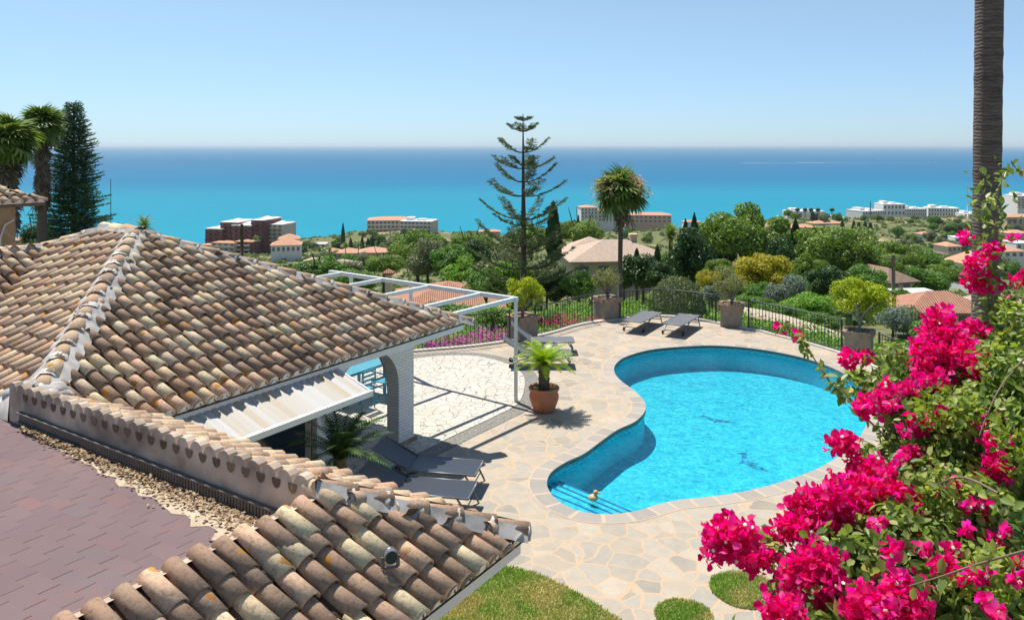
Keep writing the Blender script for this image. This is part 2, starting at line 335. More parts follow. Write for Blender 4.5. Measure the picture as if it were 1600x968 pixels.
M['olive'] = leafmat('olive_leaves', (0.106,0.134,0.060), (0.196,0.226,0.102), (0.256,0.284,0.135), .25)
M['silver'] = leafmat('silver_leaves', (.13,.18,.13), (.22,.28,.2), (.3,.35,.28), .25)
M['scrub'] = leafmat('scrub_leaves', (0.072,0.108,0.032), (0.144,0.204,0.054), (0.240,0.288,0.097), .3)
M['box'] = leafmat('clipped_leaves', (0.051,0.080,0.029), (0.128,0.176,0.056), (0.272,0.320,0.128), .2)
M['yellow'] = leafmat('yellow_leaves', (.22,.22,.02), (.4,.36,.03), (.52,.45,.05), .35)
M['lime'] = leafmat('lime_leaves', (0.184,0.276,0.017), (0.391,0.460,0.029), (0.552,0.552,0.046), .35)
M['sparse'] = leafmat('grey_green_leaves', (.12,.14,.05), (.24,.26,.08), (.34,.34,.13), .3)
M['arauc'] = leafmat('araucaria_needles', (0.052,0.086,0.034), (0.103,0.144,0.052), (0.172,0.207,0.069), .3)
M['fan'] = leafmat('fan_leaves', (0.070,0.118,0.031), (0.158,0.237,0.047), (0.281,0.355,0.094), .3)
M['sago'] = leafmat('sago_leaves', (0.149,0.276,0.023), (0.299,0.437,0.034), (0.437,0.529,0.057), .35, .35)
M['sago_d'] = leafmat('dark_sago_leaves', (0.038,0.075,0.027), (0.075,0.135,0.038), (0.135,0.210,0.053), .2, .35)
M['skirt'] = leafmat('dead_fronds', (.1,.075,.055), (.2,.15,.11), (.32,.25,.18), .15, .9)
M['bloom'] = leafmat('pale_bloom', (.4,.28,.15), (.55,.42,.26), (.6,.5,.35), .3)
M['magenta'] = leafmat('magenta_bracts', (.5,.002,.09), (.76,.006,.2), (.84,.03,.32), .5, .6, (.88,.12,.46))
M['pink'] = leafmat('pink_flowers', (.45,.03,.3), (.6,.05,.5), (.65,.2,.3), .35)
M['boug'] = leafmat('bougainvillea_leaves', (.08,.14,.03), (.18,.26,.06), (.32,.4,.12), .45, .4, (.48,.46,.18))
M['young'] = leafmat('young_leaves', (.12,.2,.03), (.24,.33,.05), (.4,.44,.1), .4)
M['stem'] = plain('woody_stem', (.2,.14,.09), .9, var=.3, sc=20)
M['cream'] = plain('cream_flowers', (.8,.75,.55), .7)
def stonemat(name, sc, cols, grout):
    return flag(name, sc, cols, grout, .05)
M['planter'] = stonemat('planter_stone', 4.2, [(.3,.23,.15),(.22,.22,.22),(.34,.25,.16),(.3,.26,.2),(.18,.17,.17)], (.3,.25,.19))
M['brickrim'] = plain('brick_rim', (.32,.22,.15), .9, var=.35, sc=9)
M['wallstone'] = stonemat('house_stone', 2.2, [(.5,.32,.16),(.42,.28,.15),(.55,.38,.2)], (.45,.34,.22))
def whitebrick():
    m, t, b = newmat('white_brick'); co = coords(t); sp = N(t, 'SeparateXYZ'); t.links.new(co, sp.inputs[0])
    ad = N(t, 'Math', operation='ADD'); t.links.new(sp.outputs[0], ad.inputs[0]); t.links.new(sp.outputs[1], ad.inputs[1])
    cm = N(t, 'CombineXYZ'); t.links.new(ad.outputs[0], cm.inputs[0]); t.links.new(sp.outputs[2], cm.inputs[1])
    br = tex(t, 'Brick', cm.outputs[0], Scale=1.0); br.inputs['Brick Width'].default_value = .26; br.inputs['Row Height'].default_value = .062; br.inputs['Mortar Size'].default_value = .006
    for k, c in (('Color1', .82), ('Color2', .74), ('Mortar', .5)): br.inputs[k].default_value = (c, c*.98, c*.95, 1)
    t.links.new(br.outputs[0], b.inputs['Base Color']); b.inputs['Roughness'].default_value = .7; bump(t, b, br.outputs[1], -1, .02); return m
M['wbrick'] = whitebrick()
def awn():
    m, t, b = newmat('awning_stripes'); g = N(t, 'NewGeometry')
    t.links.new(ramp(t, g.outputs['Random Per Island'], [(0, (.46,.41,.33)), (.5, (.5,.5,.49)), (1, (.44,.37,.27))]), b.inputs['Base Color']); b.inputs['Roughness'].default_value = .6; return m
M['awn'] = awn()
def palmtrunk():
    m, t, b = newmat('palm_trunk_bark'); co = coords(t)
    nz = tex(t, 'Noise', coords(t, 'Object', (1, 1, 6)), Scale=4, Detail=8, Roughness=.7); wv = N(t, 'TexWave'); wv.bands_direction = 'Z'; wv.inputs['Scale'].default_value = 8; wv.inputs['Distortion'].default_value = 5; wv.inputs['Detail'].default_value = 4; wv.inputs['Detail Scale'].default_value = 2
    t.links.new(co, wv.inputs[0]); c = ramp(t, nz.outputs[0], [(.3, (.07,.052,.045)), (.7, (.21,.165,.14))])
    c = mixc(t, ramp(t, wv.outputs[0], [(0, (.5,)*3), (.35, (0,)*3)]), c, (.04,.03,.025)); t.links.new(c, b.inputs['Base Color']); b.inputs['Roughness'].default_value = .95
    bump(t, b, wv.outputs[0], .4, .015); return m
M['ptrunk'] = palmtrunk()
# ---------------------------------------------------------------- terrain, sea, air
def sstep(x, a, b): t = min(1, max(0, (x-a)/(b-a))); return t*t*(3-2*t)
PY = [0, 27, 34, 50, 100, 200, 400, 600, 800, 900, 1000, 1200, 1600]; PZ = [-1.4, -1.4, -2.0, -6, -16, -31, -54, -73, -88, -98, -108, -128, -140]
def hgt(x, y):
    r = x/max(y, 20); z = float(np.interp(y, PY, PZ))
    left = sstep(-r, .15, .45); z -= left*12*sstep(y, 500, 900)
    z += 20*sstep(r, .12, .36)*sstep(y, 350, 800)*(1-sstep(y, 1020, 1250))
    z += 9*math.exp(-((x+110)/70)**2-((y-820)/90)**2) + 8*math.exp(-((x-110)/60)**2-((y-780)/90)**2)
    if y > 45: z += 1.4*min(1, (y-45)/100)*noise.noise((x*.02, y*.02, 0))*3
    return z
ys = np.concatenate([np.linspace(-30, 26, 6), np.geomspace(28, 1600, 110)]); rs = np.linspace(-1.3, 1.3, 111)
V = []
for y in ys:
    for r_ in rs:
        x = r_*max(y, 60); V.append((x, y, hgt(x, y) if y > 0 else -1.4))
nr = len(rs); Fc = [(i*nr+j, i*nr+j+1, (i+1)*nr+j+1, (i+1)*nr+j) for i in range(len(ys)-1) for j in range(nr-1)]
tag(link('ground', np_mesh('ground', V, Fc, [M['ground']], smooth=True)), kind='structure')
SEA = -110.0
b = MB(); xs_ = 90000
b.add([(-xs_, 500, SEA), (xs_, 500, SEA), (xs_, 75000, SEA), (-xs_, 75000, SEA)], [(0,1,2,3)]); tag(b.build('sea', M['sea']), kind='structure')
hz, t, bb = newmat('haze_air'); t.nodes.remove(bb); pv = N(t, 'VolumePrincipled'); pv.inputs['Density'].default_value = 3.9e-5; pv.inputs['Color'].default_value = (.8,.93,1,1); pv.inputs['Anisotropy'].default_value = .2
t.links.new(pv.outputs[0], t.nodes['Material Output'].inputs['Volume'])
b = MB(); b.box((0, 37500, (SEA-141+40)/2+ -30), (200000, 75400, 0.001)); b = MB()
b.box((0, 37400, (-142+40)/2), (200000, 77000, 182)); HAZE = tag(b.build('haze', hz), kind='stuff')
# ---------------------------------------------------------------- terrace, pool
POOL = [(852,757),(858,738),(880,722),(910,708),(935,690),(962,671),(990,658),(1005,643),(1006,630),(998,618),(984,606),(969,595),(959,583),(959,571),(970,560),(990,552),(1020,545),(1062,541),(1112,539),(1162,542),(1212,549),(1262,560),(1304,575),(1334,592),(1352,612),(1360,640),(1354,668),(1332,698),(1292,726),(1248,745),(1200,760),(1155,770),(1108,777),(1060,782),(1026,790),(990,800),(950,804),(912,801),(882,790),(862,775)]
pool = [Vector((p.x, p.y)) for p in spline([G(x, y) for x, y in POOL], 4, True)]
def area(lp): return sum(lp[i].x*lp[(i+1) % len(lp)].y-lp[(i+1) % len(lp)].x*lp[i].y for i in range(len(lp)))/2
if area(pool) < 0: pool.reverse()
def offset(lp, d):
    n = len(lp); out = []
    for i in range(n):
        tt = (lp[(i+1) % n]-lp[i-1]).normalized(); out.append(lp[i]+Vector((tt.y, -tt.x))*d)
    return out
pool_out = offset(pool, .3); pool_mid = offset(pool, -.03)
fence_px = [(560,560),(600,555),(645,549),(700,544.5),(745,540),(789,534),(830,527),(865,519),(895,510),(925,504),(969,499),(1010,494.5),(1050,495),(1097,500.6),(1130,507),(1177,515),(1210,523),(1242,531),(1280,541),(1315,552),(1350,565),(1400,588),(1450,615),(1500,650)]
fpath = spline([G(x, y) for x, y in fence_px], 6)
outer = [Vector((p.x, p.y)) for p in fpath]
outer = [p+Vector((0, .14)) for p in outer] + [Vector((12, 14)), Vector((12, 4)), Vector((-14, 4)), Vector((-14, 24.5))]
lawn = [(790,886),(830,894),(865,908),(900,926),(935,947),(975,975),(1020,1020),(1000,1150),(560,1150),(560,886)]
lawn_l = [Vector((p.x, p.y)) for p in [G(x, y) for x, y in lawn]]
b = MB(); b.poly([outer, pool_mid], 0.0); n = len(outer)
b.add([(p.x, p.y, -.7) for p in outer]+[(p.x, p.y, 0) for p in outer], [(i, (i+1) % n, n+(i+1) % n, n+i) for i in range(n)])
tag(b.build('pool_terrace', M['flag']), kind='structure')
pt = empty('swimming_pool', (0,0,0), label='kidney shaped blue swimming pool sunk in the stone terrace, with steps and a paved rim', cat='swimming pool')
n = len(pool); me = bpy.data.meshes.new('coping'); v = []; f = []
for lp, z in ((pool_mid, -.012), (pool_mid, .004), (pool_out, .004)): v += [(p.x, p.y, z) for p in lp]
for i in range(n): j = (i+1) % n; f += [(i, j, n+j, n+i), (n+i, n+j, 2*n+j, 2*n+i)]
me.from_pydata(v, [], f); uv = me.uv_layers.new(); k = 0; s_ = 0
for i in range(n):
    L_ = (pool[(i+1) % n]-pool[i]).length
    for q in (((s_,-.05),(s_+L_,-.05),(s_+L_,.03),(s_,.03)), ((s_,.03),(s_+L_,.03),(s_+L_,.36),(s_,.36))):
        for p in q: uv.data[k].uv = p; k += 1
    s_ += L_
me.materials.append(M['coping']); link('coping', me, pt)
def ring(lp, z0, z1, mat, name, par):
    me = bpy.data.meshes.new(name); n = len(lp); v = [(p.x,p.y,z0) for p in lp]+[(p.x,p.y,z1) for p in lp]
    f = [(i, (i+1) % n, n+(i+1) % n, n+i) for i in range(n)]; me.from_pydata(v, [], f); uv = me.uv_layers.new(); s = 0; k = 0
    for i in range(n):
        L_ = (lp[(i+1) % n]-lp[i]).length
        for u, q in ((s, 0), (s+L_, 0), (s+L_, z1-z0), (s, z1-z0)): uv.data[k].uv = (u, q); k += 1
        s += L_
    me.materials.append(mat); return link(name, me, par)
WZ = -.12; FZ = -.7
ring(pool_mid, -.085, -.012, M['shaded_greenstone'], 'stone_edge', pt); ring(pool, -.22, -.06, M['key'], 'tile_band', pt)
ring(pool, FZ, -.22, M['plaster'], 'wall', pt)
b = MB(); b.poly([pool], FZ); b.build('floor', M['plaster'], pt)
STL = [((852,766.5),(944,805)), ((862,760),(964,804)), ((878,759),(980,803)), ((893,758),(994,801))]
for k, (pa, pb) in enumerate(STL):           # steps across the near left bay
    z = -.15-.05*k; sa = G(*pa, z).xy; sb = G(*pb, z).xy; sd_ = (sb-sa).normalized(); sn = Vector((-sd_.y, sd_.x)); sn = sn if sn.x > 0 else -sn
    out = []
    for i in range(len(pool)):
        a_, c_ = pool[i-1], pool[i]; da = (a_-sa).dot(sn); dc = (c_-sa).dot(sn)
        if (da > 0) != (dc > 0): out.append(a_+(c_-a_)*(da/(da-dc)))
        if dc <= 0: out.append(c_)
    MB().slab(out, FZ+.001, z).build('step', M['plaster'], pt)
    e = sorted([p for p in out if abs((p-sa).dot(sn)) < .01], key=lambda p: p.dot(sd_))
    if len(e) > 1: MB().beam((*(e[0]-sn*.025), z+.003), (*(e[-1]-sn*.025), z+.003), .04, .004).build('step_edge_line', M['stepline'], pt)
b = MB(); b.poly([pool], WZ); tag(b.build('water', M['water']), kind='structure')
for (x, y, s, a) in ((1124, 655, .42, 2.6), (1178, 722, .5, 1.9)):   # dolphin mosaics on the pool floor
    g = G(x, y, FZ); pts = [(-1,0),(-.75,.22),(-.3,.42),(0,.46),(.1,.7),(.25,.42),(.6,.2),(.85,-.05),(1.15,.12),(1.05,-.15),(1.15,-.45),(.85,-.22),(.5,-.02),(.1,.12),(-.2,-.12),(-.22,.1),(-.6,.02)]
    lp = [Vector((g.x+s*(u*math.cos(a)-v_*math.sin(a)), g.y+s*1.0*(u*math.sin(a)+v_*math.cos(a)))) for u, v_ in pts]
    MB().poly([lp], FZ+.006).build('dolphin_mosaic', plain('mosaic_blue', (.015,.27,.42), .5, var=.9, sc=9), pt)
g = G(927, 778, WZ+.03); b = MB(); b.lathe([(0,-.04),(.06,-.03),(.09,0),(.08,.04),(.03,.07),(0,.075)], n=14); b.lathe([(0,.06),(.035,.07),(.045,.1),(.03,.135),(0,.145)], (.04,0,0), 12); b.box((.1,0,.1), (.05,.03,.015))  # small duck shaped toy float
tag(b.build('toy_float', plain('float_cream', (.6,.42,.2), .5), loc=g), 'small cream float bobbing in the pool above the steps', 'pool float')
for x, y in ((1127,643),(1192,553)):
    g = G(x, y, WZ-.75 if y > 600 else -.42); b = MB().lathe([(0,.012),(.16,.012),(.2,0)], n=20); b.build('pool_light' if y < 600 else 'drain_cover', M['white'], pt, loc=g)
# white patio with pebble edge
patio_px = [(560,575),(645,561),(700,556),(745,557),(785,566),(812,580),(820,600),(810,630),(775,650),(720,676),(660,705),(600,735),(560,755)]
pl_ = [Vector((p.x, p.y)) for p in spline([G(x, y) for x, y in patio_px], 6)] + [Vector((-13, 15)), Vector((-13, 21.5))]
MB().slab(pl_, 0, .02).build('patio', M['crazy'])['kind'] = 'structure'
if area(pl_) < 0: pl_.reverse()
po = offset(pl_, .36)
b = MB(); n = len(pl_)
for i in range(n):
    j = (i+1) % n; b.add([(pl_[i].x,pl_[i].y,.008),(pl_[j].x,pl_[j].y,.008),(po[j].x,po[j].y,.008),(po[i].x,po[i].y,.008)], [(3,2,1,0)])
tag(b.build('pebble_border', M['gravel']), kind='structure')
# lawn
tag(MB().poly([lawn_l], .012).build('lawn_soil', M['grass_base']), kind='structure')
def inpoly(x, y, lp):
    c = False; n = len(lp)
    for i in range(n):
        a_, b_ = lp[i], lp[i-1]
        if (a_.y > y) != (b_.y > y) and x < (b_.x-a_.x)*(y-a_.y)/(b_.y-a_.y)+a_.x: c = not c
    return c
def grass(name, lp, n, h, z=.01):
    xs = [p.x for p in lp]; yy = [p.y for p in lp]; P = []
    while len(P) < n:
        x, y = random.uniform(min(xs), max(xs)), random.uniform(min(yy), max(yy))
        if inpoly(x, y, lp): P.append((x, y, z))
    P = np.array(P); T = np.stack([rng.normal(0, .55, n), rng.normal(0, .55, n), np.ones(n)], 1); Nn = rng.normal(size=(n, 3)); Nn[:, 2] *= .3
    Nn = Nn-(Nn*T).sum(1, keepdims=True)*T/(T*T).sum(1, keepdims=True)
    return link(name, inst(name, [(-.11,0,0),(.11,0,0),(.05,1,0),(-.05,1,0)], [(0,1,2,3)], P, frames(Nn, T, rng.uniform(.6, 1.3, n)*h), [M['lawn']]))
lawn_vis = [Vector((p.x, p.y)) for p in [G(x, y) for x, y in [(770,884)]+lawn[:7]+[(640,1015),(640,884)]]]
tag(grass('lawn', lawn_vis, 42000, .045), 'lawn of green and dry yellow grass below the roof corner', 'grass', kind='stuff')
for (x, y, r_, lb) in ((1162, 922, .44, 'round patch of mown grass set in the flagstones beside the magenta flowers'), (1069, 964, .36, 'smaller round patch of grass at the bottom edge of the flagstones')):
    g = G(x, y); lp = [Vector((g.x+r_*(1+.04*math.sin(3*a))*math.cos(a), g.y+r_*math.sin(a))) for a in np.linspace(0, 2*math.pi, 36)[:-1]]
    o = grass('grass_patch', lp, 9000, .045, .012); tag(o, lb, 'grass', kind='stuff'); MB().slab(lp, 0, .012).build('grass_soil', M['grass_base'], o)
# garden beyond the fence: soil, path
gp = [Vector((p.x, p.y)) for p in fpath][10:] 
pth = [G(x, y, -.35) for x, y in ((1180,505),(1215,511),(1260,522),(1310,538),(1360,556),(1420,580))]
b = MB(); L_ = [Vector((p.x, p.y+1.0)) for p in pth]; U_ = [p+Vector((.3, 1.9)) for p in L_]; b.poly([L_+U_[::-1]], -.33); tag(b.build('garden_path', M['path']), kind='structure')
# ---------------------------------------------------------------- villa
O = Vector((-7.07, 15.03)); E1 = Vector((.542, .841)).normalized(); E2 = Vector((E1.y, -E1.x)); K = .445; ZR = 4.32; ZE = 2.35; RN = 4.43
def Hp(a, b_, z): p = O+E1*a+E2*b_; return Vector((p.x, p.y, z))
villa = empty('villa', Hp(0, 0, 0)*1, label='white villa with weathered terracotta tile roofs and a flat red shingle roof in the foreground', cat='house')
villa.location = (0, 0, 0)
def tile_tmpl(length, r1, r0, th, seg=7, lift=.03):
    v = []; f = []
    for (r_, y, dz) in ((r0, 0, 0), (r1, length, lift), (r1-th, length, lift), (r0-th, .02, 0)):
        for k in range(seg+1):
            a = math.pi*k/seg; v.append((r_*math.cos(a), y, dz+r_*.92*math.sin(a)))
    n = seg+1
    for q in range(3):
        for k in range(seg): f.append((q*n+k, q*n+k+1, (q+1)*n+k+1, (q+1)*n+k))
    return v, f
def tiles(name, mat, uaxis, daxis, P0, cols, top, bot, sp=.22, closed=None, expo=.315, length=.4, r1=.096, r0=.078, par=None, caps=False, near=False):
    # P0: point on plane at u=0,s=0 ; uaxis horizontal ; daxis down-slope unit ; cols: list of u ; top(u), bot(u): slope distances
    u3 = np.array(uaxis); d3 = np.array(daxis); n3 = np.cross(u3, d3); n3 = n3 if n3[2] > 0 else -n3; P = []; A = []; PP = []; CP = []
    for u in cols:
        s1 = bot(u)+random.uniform(-.012, .012); s0 = top(u); k = 0; cl = closed and closed(u)
        while True:
            s = s1-length-k*expo
            if s < s0-(.03 if cl else length*.65): break
            P.append((u+random.uniform(-.007, .007), s)); k += 1
        if cl: P.append((u, s0-random.uniform(.0, .03)))
        CP.append((u, bot(u))); um = u+sp/2; s1 = min(bot(u), bot(um))-.02; s0 = top(um); k = 0
        while s1-length-k*expo > s0-(.03 if cl else length*.7): PP.append((um, s1-length-k*expo)); k += 1
        if cl: PP.append((um, s0))
    def mk(L, flip, hgt_):
        L = np.array(L); q = np.array(P0)[None]+L[:, :1]*u3+L[:, 1:]*d3+n3*hgt_; q += rng.normal(0, .0035, q.shape); n = len(L)
        Uj = u3[None]+rng.normal(0, .025, (n, 3)); Dj = d3[None]+rng.normal(0, .022, (n, 3)); Nn = np.cross(Uj, Dj); Nn *= np.sign((Nn@n3))[:, None]
        Dj /= np.linalg.norm(Dj, axis=1, keepdims=True); Nn /= np.linalg.norm(Nn, axis=1, keepdims=True); Uj = np.cross(Dj, Nn)
        return q, np.stack([Uj, Dj, Nn*(-1 if flip else 1)], 2)
    tv, tf = tile_tmpl(length, r1, r0, .014, 8 if near else 6); q, Mx = mk(P, False, .015)
    link(name, inst(name, tv, tf, q, Mx, [mat], smooth=False), par)
    if PP:
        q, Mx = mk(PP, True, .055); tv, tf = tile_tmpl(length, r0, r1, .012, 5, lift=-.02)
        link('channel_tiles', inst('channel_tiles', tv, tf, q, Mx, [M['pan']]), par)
    if caps:                                 # mortar plugs closing the tile mouths at the eave
        b = MB(); CP.sort(); U = Vector(u3); Dn = Vector(d3); Nn_ = Vector(n3); P0v = Vector(P0)
        for (u, s1), nx in zip(CP, CP[1:]+[None]):
            c = P0v+U*u+Dn*(s1-.025)+Nn_*.055; base = [c+U*(-sp/2)-Nn_*.05, c+U*(sp/2+.0)-Nn_*.05]
            arc = [c+U*(r1*.93*math.cos(a))+Nn_*(r1*.82*math.sin(a)) for a in np.linspace(math.pi, 0, 9)]
            if nx and abs(nx[1]-s1) > .05: pass
            b.add([base[0]]+arc+[base[1]], [tuple(range(11))])
        bm_ = b.mesh('eave_mortar', M['white']); import bmesh
        q_ = bmesh.new(); q_.from_mesh(bm_); bmesh.ops.remove_doubles(q_, verts=q_.verts[:], dist=.004); q_.to_mesh(bm_); q_.free(); link('eave_mortar', bm_, par)
CS = 1/math.sqrt(1+K*K); SL = math.sqrt(1+K*K)   # slope factor
e1 = (E1.x, E1.y, 0); e2 = (E2.x, E2.y, 0)
dE2 = (E2.x*CS, E2.y*CS, -K*CS); dE1 = (E1.x*CS, E1.y*CS, -K*CS); dmE1 = (-E1.x*CS, -E1.y*CS, -K*CS); dmE2 = (-E2.x*CS, -E2.y*CS, -K*CS)
TILE_R = lambda a0, a1, sp: [a0+sp*i for i in range(int((a1-a0)/sp)+1)]
SP = .2215
# F1: big face towards the pool.  a from -4.43..4.43, valley with the near wing
def botF1(a):
    b_ = RN
    if a < -2.51: b_ = min(RN, 3.08+(a+3.86))
    return b_*SL
tiles('roof_tiles', M['tile'], e1, dE2, Hp(0,0,ZR), TILE_R(-3.4, 4.36, SP), lambda a: abs(a)*SL+.1, botF1, SP, par=villa, caps=True)
# F2: face to the left (-e1)
def topF2(b_): return ((b_ if b_ > 0 else (0 if b_ > -1.0 else (-1.0-b_)))*SL)+.06
def botF2(b_):
    s = 3.46 if b_ > 3.0 else 3.85
    if b_ < -1.7: s = min(s, .7+( -1.7-b_)*-1 if False else s)
    return s*SL
def botF2v(b_):                              # left of the valley the wing roof takes over: valley line a=-.7-t, b=-1.7+t
    if b_ < -1.7: return 0
    return botF2(b_)
def topF2v(b_): return topF2(b_)
tiles('roof_tiles', M['tile2'], e2, dmE1, Hp(0,0,ZR), [b_ for b_ in TILE_R(-1.6, 3.75, SP)], topF2v, lambda b_: min(botF2(b_), (.7+(b_+1.7))*SL) if b_ < 1.45 else botF2(b_), SP, par=villa)
# wing to the left, sloping +e2 from a level ridge at b=-1.7
tiles('roof_tiles', M['tile'], e1, dE2, Hp(0,-1.7,ZR-K*.7), TILE_R(-6.2, -.8, SP), lambda a: .05, lambda a: max(.3, min(-.7-a, 3.15))*SL, SP, par=villa)
tiles('roof_tiles', M['tile'], e1, dmE2, Hp(0,-1.7,ZR-K*.7), TILE_R(-6.2, 0, .3), lambda a: .05, lambda a: 1.2, .3, par=villa)
# F3 and F4 (hidden sides)
tiles('roof_tiles', M['tile'], e2, dE1, Hp(0,0,ZR), TILE_R(-5.3, 4.36, .25), lambda b_: (max(0, b_) if b_ > 0 else max(0, -1-b_))*SL+.05, lambda b_: RN*SL, .25, par=villa)
# N1: near wing face sloping +e1 below the parapet
AR = -3.86; ZN = 2.95; BR = 8.83; WN = 1.345
tiles('roof_tiles', M['tile2'], e2, dE1, Hp(AR,0,ZN), TILE_R(3.9, BR+1.2, .21), lambda b_: max(0, b_-BR)*SL+.0, lambda b_: WN*SL, .21, closed=lambda b_: b_ < BR, par=villa)
# N2: near face sloping +e2
tiles('roof_tiles', M['tile_near'], e1, dE2, Hp(0,BR,ZN), TILE_R(AR-5.0, AR+1.25, .2), lambda a: max(0, a-AR)*SL+.04, lambda a: WN*SL+.02, .2, lambda a: a < AR, .3, .385, .092, .074, par=villa, caps=True, near=True)
# roof decks under the tiles
b = MB(); q = .012
b.add([Hp(0,0,ZR-q), Hp(-2.51,RN,ZE-q), Hp(RN,RN,ZE-q)], [(0,1,2)]); b.add([Hp(0,0,ZR-q), Hp(-3.08,3.08,ZN-q), Hp(-3.6,3.3,2.75), Hp(-2.51,RN,ZE-q)], [(0,1,2,3)])
b.add([Hp(0,-1,ZR-q), Hp(-.7,-1.7,ZR-K*.7-q), Hp(-3.46,1.06,ZR-K*3.46-q), Hp(-3.85,1.5,2.6), Hp(-3.85,3.85,2.6), Hp(0,0,ZR-q)], [(0,1,2,3,4,5)])
b.add([Hp(-6.5,-1.7,4.0), Hp(-6.5,1.4,4.0-K*3.1), Hp(-3.8,1.4,4.0-K*3.1), Hp(-.7,-1.7,4.0)], [(0,1,2,3)])
b.add([Hp(0,-1,ZR-q), Hp(0,0,ZR-q), Hp(RN,RN,ZE-q), Hp(RN,-1-RN,ZE-q)], [(3,2,1,0)]); b.add([Hp(0,-1,ZR-q), Hp(RN,-1-RN,ZE-q), Hp(-6.5,-1-RN,ZE-q), Hp(-6.5,-1.7,4.0), Hp(-.7,-1.7,4.0)], [(0,1,2,3,4)])
b.add([Hp(AR,3.6,ZN-q), Hp(AR,BR,ZN-q), Hp(AR+WN,BR+WN,ZE-q), Hp(AR+WN,3.6+WN*.6,ZE-q)], [(0,1,2,3)])
b.add([Hp(AR-5.2,BR,ZN-q), Hp(AR-5.2,BR+WN,ZE-q), Hp(AR+WN,BR+WN,ZE-q), Hp(AR,BR,ZN-q)], [(0,1,2,3)])
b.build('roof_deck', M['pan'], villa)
# mortar strips and ridge tiles
def ridge(p, q, name, r1=.115, L_=.42, joint=True, mat='tile2', bed=.16, seg=8):
    p = Vector(p); q = Vector(q); d = q-p; n = max(1, int(d.length/(L_*.86))); d.normalize(); s = d.cross(Vector((0,0,1))).normalized(); nn = s.cross(d).normalized(); st = (q-p).length/n
    tv, tf = tile_tmpl(st*1.12, r1, r1*.86, .015, seg, .02); rb = MB()
    for k in range(n):
        c = p+d*st*k+nn*.02+s*random.uniform(-.012,.012); dj = (d+s*random.uniform(-.03,.03)).normalized(); sj = dj.cross(nn).normalized()
        rb.add([c+sj*x+dj*y+nn*z for x, y, z in tv], tf, 0, True)
    b = MB()
    if bed:
        for sg in (-1, 1):
            m = 30; A_ = []
            for i in range(m+1):
                c = p.lerp(q, i/m); w_ = bed*random.uniform(.93, 1.08); A_ += [c+nn*.115+s*sg*r1*.5, c+s*sg*w_-Vector((0,0,bed*.5))+nn*.085]
            b.add(A_, [(2*i, 2*i+2, 2*i+3, 2*i+1) for i in range(m)], sm=True)
        b.build('mortar_bed', M['mortar'], villa)
    if joint:
        for k in range(1, n+1):
            wj = random.uniform(.012, .045)*joint; c = p+d*(st*k+random.uniform(-.01, .03))+nn*.02; rr = r1+.006; pts = []; a0 = random.uniform(0, .5)
            for off in (-1, 0, 1):
                for i in range(10):
                    a = math.pi*i/9; w_ = 1+random.uniform(-.03, .05)+(.05 if off == 0 else -.02); pts.append(c+d*(off*wj*random.uniform(.6,1.3))+s*rr*w_*math.cos(a)+nn*rr*w_*.95*math.sin(a))
            rb.add(pts, [(i, i+1, 11+i, 10+i) for i in range(9)]+[(10+i, 11+i, 21+i, 20+i) for i in range(9)], 1, sm=True)
    rb.build(name, [M[mat], M['mortar_w']], villa)
ridge(Hp(0,0,ZR), Hp(RN+.08,RN+.08,ZE-.02), 'ridge_tiles'); ridge(Hp(0,0,ZR+.01), Hp(-3.75,3.75,ZR-K*3.75+.04), 'ridge_tiles', .135, bed=.26, joint=1.8)
ridge(Hp(0,0.1,ZR+.03), Hp(0,-1.05,ZR+.03), 'ridge_tiles'); ridge(Hp(0,-1,ZR), Hp(-.75,-1.75,ZR-K*.72), 'ridge_tiles'); ridge(Hp(-.7,-1.7,4.0), Hp(-6.2,-1.7,4.0), 'ridge_tiles')
ridge(Hp(0,-1,ZR), Hp(RN,-1-RN,ZE), 'ridge_tiles'); ridge(Hp(AR-.0,BR,ZN+.02), Hp(AR+WN-.02,BR+WN-.02,ZE+.03), 'ridge_tiles', .108, .34, bed=.15, mat='tile_near', seg=10)
# parapet wall with scalloped mortar top
b = MB(); bs = np.arange(3.62, BR+.1, .035); top = []
for x in bs:
    ph = ((x-3.9)/.21) % 1.0; ph = min(ph, 1-ph)
    top.append(ZN+.055+.1*math.sqrt(max(0, 1-(ph*2.2)**2))+random.uniform(-.006,.006))
for i in range(len(bs)-1):
    x0, x1 = bs[i], bs[i+1]; z0, z1 = top[i], top[i+1]
    for aa, dn in ((AR-.05, 2.5), ): b.add([Hp(aa,x0,dn), Hp(aa,x1,dn), Hp(aa,x1,z1), Hp(aa,x0,z0)], [(0,1,2,3)], sm=True)
    b.add([Hp(AR-.05,x0,z0), Hp(AR-.05,x1,z1), Hp(AR+.05,x1,z1), Hp(AR+.05,x0,z0)], [(0,1,2,3)], sm=True)
for k in range(int((BR-3.9)/.21)):
    xc = 3.9+.21*(k+.5); pts = [Hp(AR-.056, xc+.058*math.cos(a), ZN+.045-.075*math.sin(a)) for a in np.linspace(0, math.pi, 7)]+[Hp(AR-.056, xc-.055, ZN+.06), Hp(AR-.056, xc+.055, ZN+.06)]
    b.add(pts, [tuple(range(9))], 1)
b.build('parapet', [M['parge'], M['pan']], villa)
b = MB()                                     # rough mortar mound joining parapet and hip
for (x0, x1, z0, z1) in ((-6, 1.0, 2.62, 2.62), (1.0, 3.2, 2.62, 2.7), (3.2, 3.62, 2.7, 2.93)):
    b.add([Hp(AR-.09,x0,2.4), Hp(AR-.09,x1,2.4), Hp(AR-.05,x1,z1), Hp(AR-.05,x0,z0), Hp(AR+.3,x1,z1+.09), Hp(AR+.3,x0,z0+.09)], [(0,1,2,3), (3,2,4,5)], sm=True)
